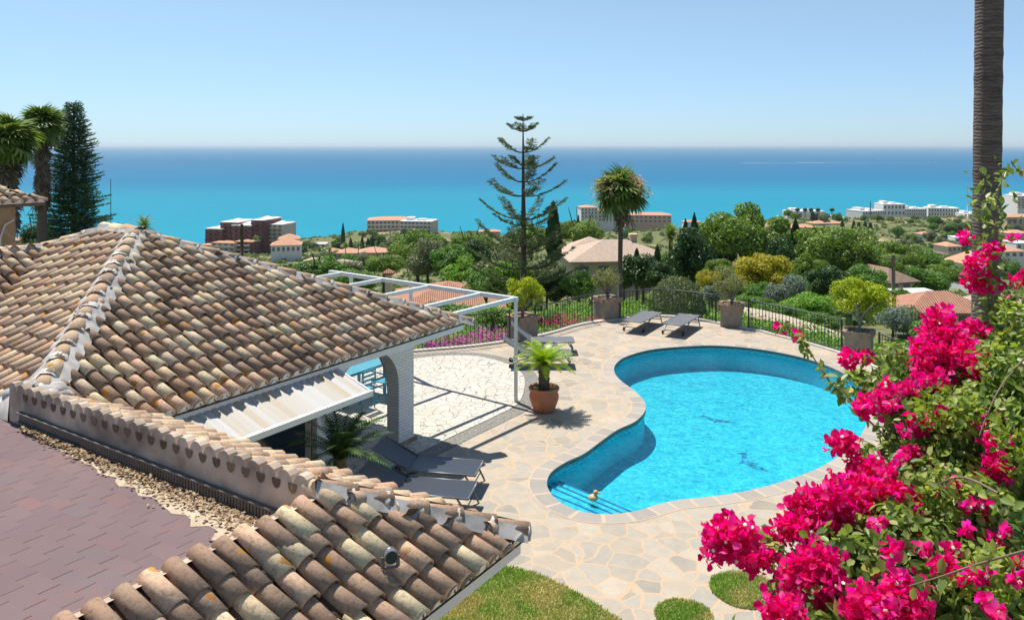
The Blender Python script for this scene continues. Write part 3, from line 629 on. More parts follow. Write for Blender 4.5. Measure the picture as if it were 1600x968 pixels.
for k in range(26):
    c = Hp(AR+random.uniform(.06,.5), random.uniform(3.2,3.9), 0); c.z = 2.84+random.uniform(0,.08); b.lathe([(0,.06),(.07,.045),(.11,0),(.1,-.12)], c, 9)
b.build('mortar_mound', M['mortar'], villa)
b = MB()                                     # inner kerb of the near face
for x in np.arange(AR-5, AR, .139):
    hi = abs((((x-(AR-4.9))/.278) % 1.0)-.0) < .25 or (((x-(AR-4.9))/.278) % 1.0) > .75
    b.add([Hp(x,BR-.04,2.5), Hp(x+.139,BR-.04,2.5), Hp(x+.139,BR-.02,ZN-.02), Hp(x,BR-.02,ZN-.02), Hp(x+.139,BR+.1,ZN+.0), Hp(x,BR+.1,ZN+.0)], [(0,1,2,3), (3,2,4,5)], sm=True)
b.build('parapet', M['parge'], villa)
# drain grating along the parapet
b = MB(); b.beam(Hp(AR-.085,3.9,2.79), Hp(AR-.085,BR-.1,2.73), .05, .015); b.beam(Hp(AR-.085,3.9,2.68), Hp(AR-.085,BR-.1,2.62), .06, .015); b.beam(Hp(AR-.07,3.9,2.735), Hp(AR-.07,BR-.1,2.675), .01, .11)
for x in np.arange(5.3, BR-.1, .045): z = 2.735-.06*(x-3.9)/(BR-4); b.beam(Hp(AR-.095,x,z-.055), Hp(AR-.095,x,z+.055), .014, .022)
b.build('drain_grating', plain('grating', (.14,.12,.1), .7, var=.2), villa)
# flat shingle roof
b = MB(); b.add([Hp(AR-.05,-6,2.585), Hp(AR-.05,BR-.03,2.52), Hp(AR-6,BR-.03,2.52), Hp(AR-6,-6,2.62)], [(0,1,2,3)][::-1]); 
b = MB(); b.add([Hp(AR-.05,-6,2.67), Hp(AR-6.5,-6,2.685), Hp(AR-6.5,BR-.03,2.615), Hp(AR-.05,BR-.03,2.605)], [(0,1,2,3)]); b.build('flat_roof', M['shingle'], villa)
# shingle tab slots, slightly open and curled
b = MB(); ax = Vector((math.cos(R(-57+90)), math.sin(R(-57+90)))); 
# sand and dry leaves in the gutter corner
b = MB(); edge = [Hp(AR-.1,3.9,0), Hp(AR-.1,BR-.03,0)]
inn = [Hp(AR-.1-w_, x, 0) for x, w_ in [(BR-.03-q_*.12, (.44-.0105*q_)*(1+.13*math.sin(q_*1.7)+.1*math.sin(q_*4.1))+random.uniform(-.015,.015)) for q_ in range(38)]]
lp = [Vector((p.x, p.y)) for p in edge+inn]; zz = 2.585
b.poly([lp], 0); b.v = [(v[0], v[1], 2.67-.065*((Vector((v[0], v[1]))-O).dot(E2)+6)/(BR+6)+.004) for v in b.v]
tag(b.build('wind_blown_sand', plain('sand', (.46,.37,.27), 1, var=.2, sc=8, bm=.3)), 'pale sand and silt gathered along the gutter of the red roof', 'sand', kind='stuff')
P = []
while len(P) < 1500:
    x = random.uniform(4.1, BR-.1); wd = .24*(x-3.7)/(BR-4); a = AR-.12-abs(random.gauss(.0, .6))*wd-.02; p = Hp(a, x, 2.622-.0047*(x-BR)+random.uniform(.005,.035)); P.append(tuple(p))
P = np.array(P); nn = len(P); Nn = rng.normal(0, .6, (nn, 3)); Nn[:, 2] = 1
tag(link('dry_leaves', inst('dry_leaves', *LEAF, P, frames(Nn*np.array([.5,.5,1]), None, rng.uniform(.02, .055, nn)), [M['dry']])), 'drift of dry brown leaves along the drain grating', 'dry leaves', kind='stuff')
# eaves, soffit, walls
b = MB(); b.beam(Hp(-2.6,RN-.06,ZE-.05), Hp(RN-.02,RN-.06,ZE-.05), .05, .15); b.beam(Hp(RN-.06,RN-.04,ZE-.05), Hp(RN-.06,-5.4,ZE-.05), .05, .15); b.beam(Hp(AR-5,BR+WN-.06,ZE-.06), Hp(AR+WN-.02,BR+WN-.06,ZE-.06), .05, .14); b.beam(Hp(AR+WN-.06,BR+WN-.05,ZE-.06), Hp(AR+WN-.06,4.5,ZE-.06), .05, .14)
b.build('fascia', M['white'], villa)
b = MB(); b.add([Hp(-3.6,RN-.07,2.24), Hp(RN-.07,RN-.07,2.24), Hp(RN-.07,-5.3,2.24), Hp(-3.6,-5.3,2.24)], [(0,1,2,3)]); b.add([Hp(AR-5,BR-.5,2.25), Hp(AR-5,BR+WN-.08,2.25), Hp(AR+WN-.08,BR+WN-.08,2.25), Hp(AR+WN-.08,4.5,2.25), Hp(AR-.3,4.5,2.25)], [(0,1,2,3,4)]); b.build('soffit', M['white'], villa)
def archwall(u0, u1, arches, f, th, name, mat):   # f(u,t,z)->point ; arches [(c,halfwidth,spring)]
    b = MB(); top = 2.26; us = {u0, u1}
    for c, h, s in arches:
        for k in range(17): us.add(round(c-h*math.cos(math.pi*k/16), 4))
    us = sorted(us)
    def low(u):
        for c, h, s in arches:
            if abs(u-c) <= h+1e-4: return s+math.sqrt(max(0, h*h-(u-c)**2))*.95
        return None
    for i in range(len(us)-1):
        a, c = us[i], us[i+1]; m = (a+c)/2; inside = low(m) is not None
        la = (low(a) if inside else 0) or 0; lc = (low(c) if inside else 0) or 0
        for t_, fl in ((0, 0), (th, 1)):
            q = [f(a,t_,la), f(c,t_,lc), f(c,t_,top), f(a,t_,top)]; b.add(q, [(0,1,2,3)])
        if inside: b.add([f(a,0,la), f(a,th,la), f(c,th,lc), f(c,0,lc)], [(0,1,2,3)])
    for c, h, s in arches:
        for e in (c-h, c+h): b.add([f(e,0,0), f(e,th,0), f(e,th,s), f(e,0,s)], [(0,1,2,3)])
    for e in (u0, u1): b.add([f(e,0,0), f(e,th,0), f(e,th,top), f(e,0,top)], [(0,1,2,3)])
    b.build(name, mat, villa)
archwall(1.15, 3.78, [(2.46, .86, 1.25)], lambda u, t_, z: Hp(u, 3.6-t_, z), .3, 'arch_wall', M['wbrick'])
archwall(-4.5, 3.29, [(2.0, 1.15, 1.0), (-1.2, 1.15, 1.0)], lambda u, t_, z: Hp(3.78-t_, u, z), .3, 'arch_wall', M['wbrick'])
b = MB(); b.beam(Hp(3.3,3.45,.02), Hp(3.84,3.45,.02), .4, .12); b.build('pillar_base', M['brickrim'], villa)
b = MB(); b.beam(Hp(-3.5,-.2,1.1), Hp(3.4,-.2,1.1), .2, 2.2); b.beam(Hp(-3.5,-5,1.1), Hp(3.7,-5,1.1), .2, 2.2); b.beam(Hp(-3.6,-5,1.1), Hp(-3.6,BR-.2,1.1), .2, 2.2); b.beam(Hp(-3.55,4.5,1.1), Hp(-3.55,BR+.5,1.1), .2, 2.2); b.beam(Hp(AR-5,BR+.5,1.1), Hp(-3.5,BR+.5,1.1), .2, 2.2); b.build('wall', M['white'], villa)
b = MB(); b.beam(Hp(-3.4,3.45,1.1), Hp(1.15,3.45,1.1), .03, 2.2); b.build('sliding_door', M['glass'], villa)
b = MB()
for a in (-3.3, -1.9, -.5, 1.05): b.beam(Hp(a,3.48,0), Hp(a,3.48,2.2), .07, .09)
b.build('door_frame', plain('door_frame_beige', (.5,.44,.36), .5), villa)
b = MB()                                     # ribbed awning
for k, a in enumerate(np.arange(-3.0, .86, .125)):
    w_ = .12
    for (a0, a1, dz0, dz1) in ((a, a+.035, 0, .02), (a+.035, a+.09, .02, .02), (a+.09, a+.125, .02, 0)):
        b.add([Hp(a0,4.25,2.3+dz0), Hp(a1,4.25,2.3+dz1), Hp(a1,5.12,2.0+dz1), Hp(a0,5.12,2.0+dz0)], [(0,1,2,3)])
    vb = len(b.v)
# weld each rib so that colour changes by rib
me = b.mesh('awning', M['awn']); import bmesh
bm = bmesh.new(); bm.from_mesh(me); vsl = list(bm.verts)
for i in range(0, len(vsl), 12): bmesh.ops.remove_doubles(bm, verts=[v for v in vsl[i:i+12] if v.is_valid], dist=1e-4)
bm.to_mesh(me); bm.free(); aw = link('awning', me, villa)
b = MB(); b.beam(Hp(-3.0,5.15,1.985), Hp(.86,5.15,1.985), .07, .09); b.beam(Hp(.84,4.25,2.3), Hp(.84,5.15,2.0), .03, .05); b.build('awning_bar', M['white'], aw)
# floodlight on the near tiles
g = D(610, 866, 6.36); fl = empty('floodlight', g, R(20), 'small grey floodlight fixed on the near roof tiles', 'floodlight')
b = MB(); b.tube([(0,.03,0),(0,-.05,0)], .055, 16); b.tube([(0,.06,0),(0,.03,0)], [.035,.055], 16)
b.build('lamp_head', M['alu'], fl); b = MB(); b.tube([(0,-.052,0),(0,-.046,0)], .046, 16); b.build('lens', M['glass'], fl)
b = MB(); b.beam((-.06,0,-.01),(-.06,0,-.1),.012,.03); b.beam((.06,0,-.01),(.06,0,-.1),.012,.03); b.beam((-.06,0,-.1),(.06,0,-.1),.03,.012); b.build('bracket', M['alu'], fl)
# ---------------------------------------------------------------- pergola
P1 = G(806, 628); P2 = G(642, 588); dv_ = (P2-P1).normalized(); dh = Vector((-dv_.y, dv_.x, 0)); dh = dh if dh.y < 0 else -dh
pg = empty('pergola', P1, 0, 'open white steel pergola frame over the white patio beside the tiled roof', 'pergola'); pg.location = (0,0,0); PZt = 2.4
out_ = P1+dv_*5.7
for p in (P1, P2, out_): MB().beam((p.x,p.y,0), (p.x,p.y,PZt-.05), .085, .085).build('post', M['steel_w'], pg)
up = Vector((0,0,PZt)); MB().beam(P1-dv_*.045+up, P1+dv_*6.6+up, .09, .1).build('beam', M['steel_w'], pg)
for s in (0.04, 1.05, 2.75, 4.45, 6.1): MB().beam(P1+dv_*s+up+dh*.05, P1+dv_*s+up+dh*2.6, .08, .09).build('rafter', M['steel_w'], pg)
# ---------------------------------------------------------------- fence
dists = [0]; 
for i in range(1, len(fpath)): dists.append(dists[-1]+(fpath[i]-fpath[i-1]).length)
def along(s):
    i = int(np.searchsorted(dists, s)); i = max(1, min(len(dists)-1, i)); t_ = (s-dists[i-1])/(dists[i]-dists[i-1]); return fpath[i-1].lerp(fpath[i], min(1, max(0, t_)))
def s_at(px): return min(((abs(800+F*fpath[i].x/fpath[i].y-px)), dists[i]) for i in range(len(fpath)))[1]
bal = MB().tube([(0,0,.06),(0,0,.93)], .0105, 6).lathe([(0,.5),(.02,.51),(.02,.54),(0,.55)], n=6).mesh('baluster', M['iron'])
secs = [(570, 797, 'iron railing behind the white patio in front of the pink flower bed'), (834, 928, 'curved iron railing between the yellow topiary planter and the grey one'), (972, 1119, 'iron railing behind the two grey sun loungers and clipped round bush'),
        (1168, 1316, 'iron railing between the third planter and the lush green topiary, pale path behind'), (1372, 1500, 'iron railing right of the lush green topiary, partly behind magenta flowers')]
for x0, x1, lb in secs:
    a, c = s_at(x0), s_at(x1); fe = empty('railing', along(a), 0, lb, 'railing', 'railings along the terrace edge'); base = along(a)
    pts = [along(s)-base for s in np.linspace(a, c, 24)]
    MB().tube([p+Vector((0,0,.94)) for p in pts], .02, 6).build('top_rail', M['iron'], fe); MB().tube([p+Vector((0,0,.08)) for p in pts], .012, 6).build('bottom_rail', M['iron'], fe)
    nb = int((c-a)/.13)
    for k in range(1, nb): link('baluster', bal, fe, along(a+(c-a)*k/nb)-base)
    for s in (a, c): p = along(s)-base; MB().beam(p, p+Vector((0,0,.98)), .045, .045).build('post', M['iron'], fe)
b = MB(); kk = [Vector((p.x, p.y)) for p in fpath]; 
for i in range(len(kk)-1):
    d_ = (kk[i+1]-kk[i]).normalized(); nn_ = Vector((-d_.y, d_.x))*.1
    b.add([(*(kk[i]-nn_),.0),(*(kk[i+1]-nn_),.0),(*(kk[i+1]-nn_),.05),(*(kk[i]-nn_),.05),(*(kk[i+1]+nn_),.05),(*(kk[i]+nn_),.05),(*(kk[i+1]+nn_),-.5),(*(kk[i]+nn_),-.5)], [(0,1,2,3),(3,2,4,5),(5,4,6,7)])
tag(b.build('terrace_kerb', plain('pale_kerb', (.6,.55,.48), .8)), kind='structure')
# ---------------------------------------------------------------- foliage builders
def blobcloud(nb, nl, flat=1.0, br=.42, seed=0, lsz=.1, shell=.8, lower=.0, tmpl=CARD, spread=1.0):
    g = np.random.default_rng(seed); c = g.normal(size=(nb, 3)); c /= np.linalg.norm(c, axis=1, keepdims=True); c *= (g.uniform(.25, 1, (nb, 1))**.5)*(1-br*.8)*spread
    c[:, 2] = np.abs(c[:, 2])*(1-lower)+c[:, 2]*lower; rad = br*g.uniform(.65, 1.25, nb); idx = g.integers(0, nb, nl)
    d = g.normal(size=(nl, 3)); d /= np.linalg.norm(d, axis=1, keepdims=True); r_ = rad[idx]*np.where(g.random(nl) < shell, g.uniform(.82, 1.12, nl), g.uniform(.2, .85, nl))
    P = c[idx]+d*r_[:, None]; P[:, 2] *= flat; Nn = d+g.normal(0, .55, d.shape); return P, frames(Nn, g.normal(size=d.shape), g.uniform(.6, 1.4, nl)*lsz)
CR = {}
def crown(key, mat, **kw):
    tm = kw.get('tmpl', CARD); kw2 = dict(kw); P, Mx = blobcloud(**kw2); CR[key] = inst('crown', tm[0], tm[1], P, Mx, [M[mat]])
for i in range(3):
    crown(f'pine{i}', 'pine', nb=46, nl=42000, flat=.8, br=.27, seed=10+i, lsz=.034, lower=.55)
    crown(f'broad{i}', 'broad', nb=26, nl=14000, flat=.9, br=.32, seed=20+i, lsz=.052, lower=.7)
    crown(f'olive{i}', 'olive', nb=24, nl=12000, flat=.9, br=.32, seed=30+i, lsz=.048, lower=.7)
    crown(f'light{i}', 'light', nb=24, nl=9000, flat=.9, br=.32, seed=40+i, lsz=.075, lower=.7, tmpl=LEAF)
    crown(f'dark{i}', 'dark', nb=26, nl=14000, flat=.95, br=.34, seed=50+i, lsz=.052, lower=.8)
    crown(f'silver{i}', 'silver', nb=12, nl=3500, flat=.9, br=.4, seed=70+i, lsz=.1, lower=.5, tmpl=LEAF)
crown('yellow', 'yellow', nb=34, nl=26000, flat=.9, br=.27, seed=60, lsz=.042, lower=.7)
def tr_mesh(mat='bark', h=1.0, r_=.06, limbs=5, seed=1, spread=.45):
    random.seed(seed); b = MB(); b.tube([(0,0,-h), (.02,0,-h*.5), (0,.02,-.1), (.03,0,.25)], [r_*1.4, r_, r_*.8, r_*.4], 7)
    for k in range(limbs):
        a = 6.283*k/limbs+random.random(); z = -.35+random.random()*.25; b.tube([(0,0,z), (math.cos(a)*spread*.5, math.sin(a)*spread*.5, z+.22), (math.cos(a)*spread, math.sin(a)*spread, z+.5)], [r_*.6, r_*.4, r_*.15], 5)
    return b.mesh('trunk', M[mat])
TR = [tr_mesh(seed=s) for s in range(3)]
cnt = {'n': 0}
def tree(kind, px, py, Y, rpx, hscale, label, cat='tree', group=None, name='tree', vs=1.0):
    # px,py: crown centre in the photo; rpx: half width
    c = D(px, py, Y); r_ = rpx*Y/F; i = cnt['n'] % 3; cnt['n'] += 1; me = CR.get(kind) or CR[f'{kind}{i}']
    gz = hgt(c.x, c.y); t_ = empty(name, (c.x, c.y, gz), random.uniform(0, 6.28), label, cat, group)
    link('crown', me, t_, (0,0,c.z-gz), 0, (r_, r_, r_*hscale)); hh = max(.3, c.z-gz)
    tr = link('trunk', TR[i], t_, (0,0,c.z-gz), 0, (r_, r_, min(hh/1.0, r_*1.0) if hh < r_ else hh)); tr.scale = (r_, r_, hh)
    tr.location = (0,0,hh)
    return t_
# cypress: tall column
def cyp_mesh(mat, seed, nl=5000):
    g = np.random.default_rng(seed); z = g.random(nl); a = g.uniform(0, 6.283, nl); pr = np.interp(z, [0,.08,.3,.65,.9,1], [.55,.85,1,.75,.35,.03])*(1+.14*np.sin(a*5+z*25)+.1*np.sin(a*3-z*40))*g.uniform(.72, 1.08, nl)
    P = np.stack([pr*np.cos(a), pr*np.sin(a), z*2-1], 1); Nn = np.stack([np.cos(a), np.sin(a), np.full(nl, .4)], 1)+g.normal(0, .5, (nl, 3)); T = np.stack([np.cos(a)*.3, np.sin(a)*.3, np.ones(nl)], 1)
    Mx = frames(Nn, T, 1)*1.0; return P, Mx, g.uniform(.6, 1.3, nl)
CY = []
for s in range(2):
    P, Mx, sz = cyp_mesh('dark', 80+s); q = inst('crown', [(-.1,0,0),(.1,0,0),(.03,.05,.0),(-.03,.05,.0)] if False else [(-.09,-.02,0),(.09,-.02,0),(.03,.14,.03),(-.03,.14,.0)], [(0,1,2,3)], P, Mx*sz[:, None, None], [M['dark']]); CY.append(q)
def cypress(px, ytop, ybot, Y, wpx, label, group=None):
    t0 = D(px, ytop, Y); gz = hgt(t0.x, Y); zb = max(gz, D(px, ybot, Y).z); t_ = empty('cypress_tree', (t0.x, Y, gz), random.uniform(0,6), label, 'cypress', group)
    h = (t0.z-zb)/2; link('crown', CY[cnt['n'] % 2], t_, (0,0,zb+h-gz), 0, (wpx/2*Y/F, wpx/2*Y/F, h)); cnt['n'] += 1
    MB().tube([(0,0,0),(0,0,zb-gz+h)], [.16,.08], 6).build('trunk', M['bark'], t_); return t_
# fan palm
def fanleaf(n=15, petiole=.5, r_=.85, droop=.42):
    v = [(-.018,0,0),(.018,0,0),(.012,petiole,.02),(-.012,petiole,.02)]; f = [(0,1,2,3)]
    for k in range(n):
        a = R(-105+210*k/(n-1)); dx, dy = math.sin(a), math.cos(a); px_, py_ = -dy*.045*r_*2, dx*.045*r_*2; b_ = len(v); m = .55*r_
        v += [(0,petiole,.02),(dx*m+px_,petiole+dy*m+py_,.03),(dx*r_,petiole+dy*r_,-droop*r_*.8),(dx*m-px_,petiole+dy*m-py_,.03)]; f.append((b_,b_+1,b_+2,b_+3))
    return v, f
def fanpalm_crown(par, c, r_, seed, mat='fan', nl=62, skirt=70, skl=1.6, bloom=False, skw=.9):
    g = np.random.default_rng(seed); el = np.radians(g.uniform(-50, 85, nl)); az = g.uniform(0, 6.283, nl); T = np.stack([np.cos(el)*np.cos(az), np.cos(el)*np.sin(az), np.sin(el)], 1); Nn = np.stack([-np.sin(el)*np.cos(az), -np.sin(el)*np.sin(az), np.cos(el)], 1)+g.normal(0, .25, (nl, 3))
    tv, tf = fanleaf(); q = inst('fronds', tv, tf, np.zeros((nl, 3)), frames(Nn, T, g.uniform(.8, 1.1, nl)*r_/1.25), [M[mat]]); link('fronds', q, par, c)
    if skirt:
        az = g.uniform(0, 6.283, skirt); z = -g.random(skirt)*skl*r_; T = np.stack([np.cos(az)*.35, np.sin(az)*.35, -np.ones(skirt)], 1); Nn = np.stack([np.cos(az), np.sin(az), np.full(skirt, .2)], 1)+g.normal(0, .3, (skirt, 3))
        tv, tf = fanleaf(7, .3, .6, .1); tv = [(x*.45*skw, y, z_) for x, y, z_ in tv]; P = np.stack([np.cos(az)*.12*r_, np.sin(az)*.12*r_, z], 1)
        link('dead_fronds', inst('dead_fronds', tv, tf, P, frames(Nn, T, r_*.75), [M['skirt']]), par, c)
    if bloom:
        n = 1200; k = g.integers(0, 9, n); ak = g.uniform(0, 6.283, 9); tt = g.random(n); P = np.stack([np.cos(ak[k])*(.2+tt*.75), np.sin(ak[k])*(.2+tt*.75), .3+.4*np.sin(tt*3)-.35*tt], 1)*r_+g.normal(0, .1*r_, (n, 3))
        link('flower_sprays', inst('flower_sprays', *CARD, P, frames(g.normal(size=(n, 3)), None, .055*r_), [M['bloom']]), par, c)
# pinnate frond (sago)
def sagofrond(nle=19, L_=1.0, arch=.55, wd=.17):
    v = []; f = []; pts = []
    for i in range(nle+1):
        t_ = i/nle; pts.append(Vector((0, L_*t_*(1-.12*t_), arch*L_*(t_*.85-t_*t_*1.0))))
    for i in range(nle):
        for s in (-1, 1):
            p = pts[i]; q = pts[i+1]; t_ = i/nle; ln = wd*math.sin(math.pi*min(1, .12+.93*t_))**.6; dx = Vector((s*ln*.85, ln*.55, -.02+.05*ln)); wv = (q-p)*.85; b_ = len(v)
            v += [p, p+wv, p+dx+wv*.15, p+dx*.98]; f.append((b_, b_+1, b_+2, b_+3))
        b_ = len(v); p, q = pts[i], pts[i+1]; v += [p+Vector((-.008,0,.004)), p+Vector((.008,0,.004)), q+Vector((.006,0,.004)), q+Vector((-.006,0,.004))]; f.append((b_, b_+1, b_+2, b_+3))
    return [tuple(x) for x in v], f
def sago(par, c, L_, n, seed, mat, lo=-15, hi=80, arch=.55):
    g = np.random.default_rng(seed); u = (np.arange(n)+.5)/n; el = np.radians(lo+(hi-lo)*u**.8); az = np.arange(n)*2.39996+g.normal(0, .15, n); T = np.stack([np.cos(el)*np.cos(az), np.cos(el)*np.sin(az), np.sin(el)], 1); Nn = np.stack([-np.sin(el)*np.cos(az), -np.sin(el)*np.sin(az), np.cos(el)], 1)
    tv, tf = sagofrond(arch=arch); link('fronds', inst('fronds', tv, tf, np.zeros((n, 3)), frames(Nn, T, L_*g.uniform(.85, 1.1, n)), [M[mat]]), par, c)
# ---------------------------------------------------------------- potted palm
pc = G(850, 641); pp_ = empty('terracotta_pot', pc, 0, 'large round terracotta pot holding the sago palm beside the pool', 'plant pot')
MB().lathe([(0,0),(.21,0),(.25,.05),(.33,.28),(.335,.36),(.3,.45),(.3,.47),(.345,.48),(.35,.53),(.33,.545),(.3,.53),(.29,.48)], n=36).build('pot', M['terracotta'], pp_); MB().lathe([(.3,.485),(0,.5)]).build('potting_soil', M['soil'], pp_)
sp_ = empty('sago_palm', pc+Vector((0,0,.49)), 0, 'bright green sago palm growing in the terracotta pot', 'palm')
b = MB(); pr = [(.125,0)];
for k in range(11): z = .03+.05*k; pr += [(.135+.012*math.sin(k*2), z), (.115, z+.03)]
pr += [(.09,.57),(0,.6)]; b.lathe(pr, n=18); b.build('trunk', M['bark'], sp_); sago(sp_, (0,0,.55), .86, 50, 5, 'sago', -14, 48, .5)
sg = Hp(.25, 5.05, 0); s2 = empty('sago_palm', sg, 0, 'dark green sago palm under the striped awning beside the black loungers', 'palm'); MB().tube([(0,0,0),(0,0,.6),(0,0,1.12)], [.14,.13,.1], 12).build('trunk', M['bark'], s2); sago(s2, (0,0,1.12), 1.0, 30, 8, 'sago_d', -4, 58, .5)
# ---------------------------------------------------------------- loungers
def lounger(head, foot, back, mat, label, group='sun loungers on the terrace', w_=.66, wheels=True):
    head = Vector(head); foot = Vector(foot); d = (foot-head); L_ = 1.95; d.normalize(); ang = math.atan2(d.y, d.x); r_ = empty('sun_lounger', foot-d*L_, ang, label, 'sun lounger', group)   # local x: head -> foot
    zz = .36; bl = .72; hx = bl-bl*math.cos(back); hz_ = zz+bl*math.sin(back)
    def panel(p, q, sag=.012, n=8):
        b = MB(); vs_ = []
        for i in range(n+1):
            t_ = i/n; x = p[0]+(q[0]-p[0])*t_; z = p[1]+(q[1]-p[1])*t_
            for j in range(5): y = -w_/2+.02+(w_-.04)*j/4; vs_.append((x, y, z-sag*math.sin(math.pi*t_)*math.sin(math.pi*j/4)))
        fs = [(i*5+j, (i+1)*5+j, (i+1)*5+j+1, i*5+j+1) for i in range(n) for j in range(4)]; k = len(vs_); vs_ += [(x, y, z-.008) for x, y, z in vs_]; fs += [tuple(k+a for a in reversed(f)) for f in fs]
        b.add(vs_, fs, sm=True); return b
    panel((bl, zz), (L_, zz)).build('seat', M[mat], r_); panel((hx, hz_), (bl-.01, zz)).build('backrest', M[mat], r_)
    b = MB()
    for s in (-1, 1): b.tube([(bl-.05, s*w_/2, zz-.01), (L_-.02, s*w_/2, zz-.01)], .018, 8); b.tube([(bl, s*(w_/2-.005), zz), (hx, s*(w_/2-.005), hz_)], .015, 8)
    b.tube([(L_-.02, -w_/2, zz-.01), (L_-.02, w_/2, zz-.01)], .018, 8); b.tube([(hx, -w_/2, hz_), (hx, w_/2, hz_)], .015, 8); b.tube([(bl, -w_/2, zz-.02), (bl, w_/2, zz-.02)], .015, 8); b.build('frame', M['alu'], r_)
    for s in (-1, 1):
        MB().tube([(L_-.2, s*w_/2, zz-.02), (L_-.1, s*w_/2, .2), (L_, s*w_/2, .01)], .018, 8).build('leg', M['alu'], r_)
        lg = MB().tube([(bl+.2, s*w_/2, zz-.02), (bl-.1, s*w_/2, zz-.1), (bl-.32, s*w_/2, .16), (bl-.42, s*w_/2, .06)], .018, 8).build('leg', M['alu'], r_)
        if wheels: MB().tube([(bl-.42, s*w_/2+.02, .06), (bl-.42, s*w_/2+.055, .06)], .06, 14).build('wheel', M['rubber'], lg)
    MB().tube([(bl-.36, -w_/2, .12), (bl-.36, w_/2, .12)], .012, 6).build('stretcher', M['alu'], r_); MB().tube([(L_-.08, -w_/2, .14), (L_-.08, w_/2, .14)], .012, 6).build('stretcher', M['alu'], r_)
    return r_
lounger((-2.5,14.35,0), (-.55,13.98,0), R(27), 'sling', 'black sun lounger beside the brick arch, its foot in the sun')
lounger((-2.55,13.45,0), (-.62,13.08,0), R(22), 'sling', 'black sun lounger nearest the lower tiled roof, partly hidden by its tiles')
lounger((-.33,21.75,0), (1.62,21.75,0), R(33), 'sling_g', 'grey sun lounger directly behind the potted sago palm')
lounger((-.1,23.2,0), (1.8,23.2,0), R(38), 'sling_g', 'grey sun lounger behind the potted palm, the one closer to the railing')
w0 = Vector((.5,.87,0))
lounger(Vector((3.78,25.4,0)), Vector((3.78,25.4,0))+w0*1.95, R(2), 'sling_g', 'flat grey sun lounger beside the stone planter, left one of the far pair')
lounger(Vector((4.95,24.95,0)), Vector((4.95,24.95,0))+w0*1.95, R(2), 'sling_g', 'flat grey sun lounger by the railing in front of the clipped round bush')
lounger((5.95,11.5,0), (4.35,12.3,0), R(20), 'sling_g', 'grey sun lounger half hidden under the magenta bougainvillea')
# ---------------------------------------------------------------- table and chairs
tc = Hp(5.05, .65, .02); ang1 = math.atan2(E1.y, E1.x); tb = empty('patio_table', tc, ang1, 'teal painted table on the white patio seen through the arch', 'table')
b = MB()
for k in range(9): b.box((0, -.44+.11*k, .74), (1.5, .1, .03))
b.box((0,0,.7), (1.4,.9,.05)); b.build('tabletop', M['teal'], tb)
for s in (-1, 1):
    for q in (-1, 1): MB().box((s*.68, q*.42, .36), (.06,.06,.72)).build('leg', M['teal'], tb)
def chair(p, rz, lb):
    c = empty('patio_chair', p, rz, lb, 'chair', 'teal chairs at the patio table'); b = MB()
    for k in range(5): b.box((-.17+.085*k, 0, .45), (.075,.44,.02))
    b.build('seat', M['teal'], c); b = MB()
    for z in (.58,.68,.78,.88): b.box((-.24-.03*(z-.5), 0, z), (.02,.42,.05))
    b.build('backrest', M['teal'], c)
    for s in (-1, 1): MB().tube([(.2,s*.21,0),(.2,s*.21,.44)], .014, 6).build('leg', M['teal'], c); MB().tube([(-.24,s*.21,0),(-.22,s*.21,.45),(-.27,s*.21,.92)], .014, 6).build('leg', M['teal'], c)
chair(Hp(5.9, .2, .02), ang1+3.14, 'teal chair at the far end of the teal patio table'); chair(Hp(5.4, 1.35, .02), ang1+1.57, 'teal chair on the pool side of the teal table'); chair(Hp(4.6, 1.35, .02), ang1+1.57, 'teal chair on the pool side of the table, nearer the arch')
# ---------------------------------------------------------------- planters and topiaries
def planter(px, pyb, rz, lb):
    g = G(px, pyb); p = empty('stone_planter', g, rz, lb, 'planter', 'square stone planters along the railing'); s = .68; MB().box((0,0,.3), (s,s,.6)).build('stone_box', M['planter'], p)
    b = MB()
    for k in range(4):
        for i in range(9):
            u = -s/2+.03+i*(s-.06)/8; x, y = ((u, -s/2), (s/2, u), (u, s/2), (-s/2, u))[k]; b.box((x*1.01, y*1.01, .67+random.uniform(-.005,.005)), (.075 if k % 2 == 0 else .13, .13 if k % 2 == 0 else .075, .14))
    b.build('brick_rim', M['brickrim'], p); MB().box((0,0,.64), (s-.12,s-.12,.1)).build('planter_soil', M['soil'], p); return g
def topiary(g, cpx, cpy, rx, rz_, mat, nl, lb, lsz=.05, seed=0, shell=.75, stem='bark_grey', nb=22):
    Y = g.y; c = D(cpx, cpy, Y); t_ = empty('topiary_tree', g+Vector((0,0,.66)), 0, lb, 'topiary tree'); gg = np.random.default_rng(seed); r1, r2 = rx*Y/F, rz_*Y/F
    P, Mx = blobcloud(nb, nl, r2/r1, .3, seed, lsz/r1, shell, .85, LEAF, 1.0); P = P*r1*1.05; Mx = Mx*r1; zc = c.z-.66
    link('crown', inst('crown', *LEAF, P, Mx, [M[mat]]), t_, (c.x-g.x, 0, zc)); zc -= r2*.45; b = MB(); b.tube([(0,0,0),(.02,0,zc*.4),(c.x-g.x,0,zc+.1)], [.06,.05,.045], 8)
    for k in range(9):
        a = 6.283*k/9; b.tube([(0,0,zc-.35),(math.cos(a)*r1*.4, math.sin(a)*r1*.4, zc),(math.cos(a)*r1*.8, math.sin(a)*r1*.8, zc+r2*.45)], [.025,.018,.006], 5)
    b.build('trunk', M[stem], t_)
g = planter(816, 529, R(35), 'stone planter with the yellow topiary, behind the grey loungers'); topiary(g, 820, 458, 33, 27, 'lime', 5200, 'round yellow green topiary tree in the leftmost planter behind the pergola post', .055, 101)
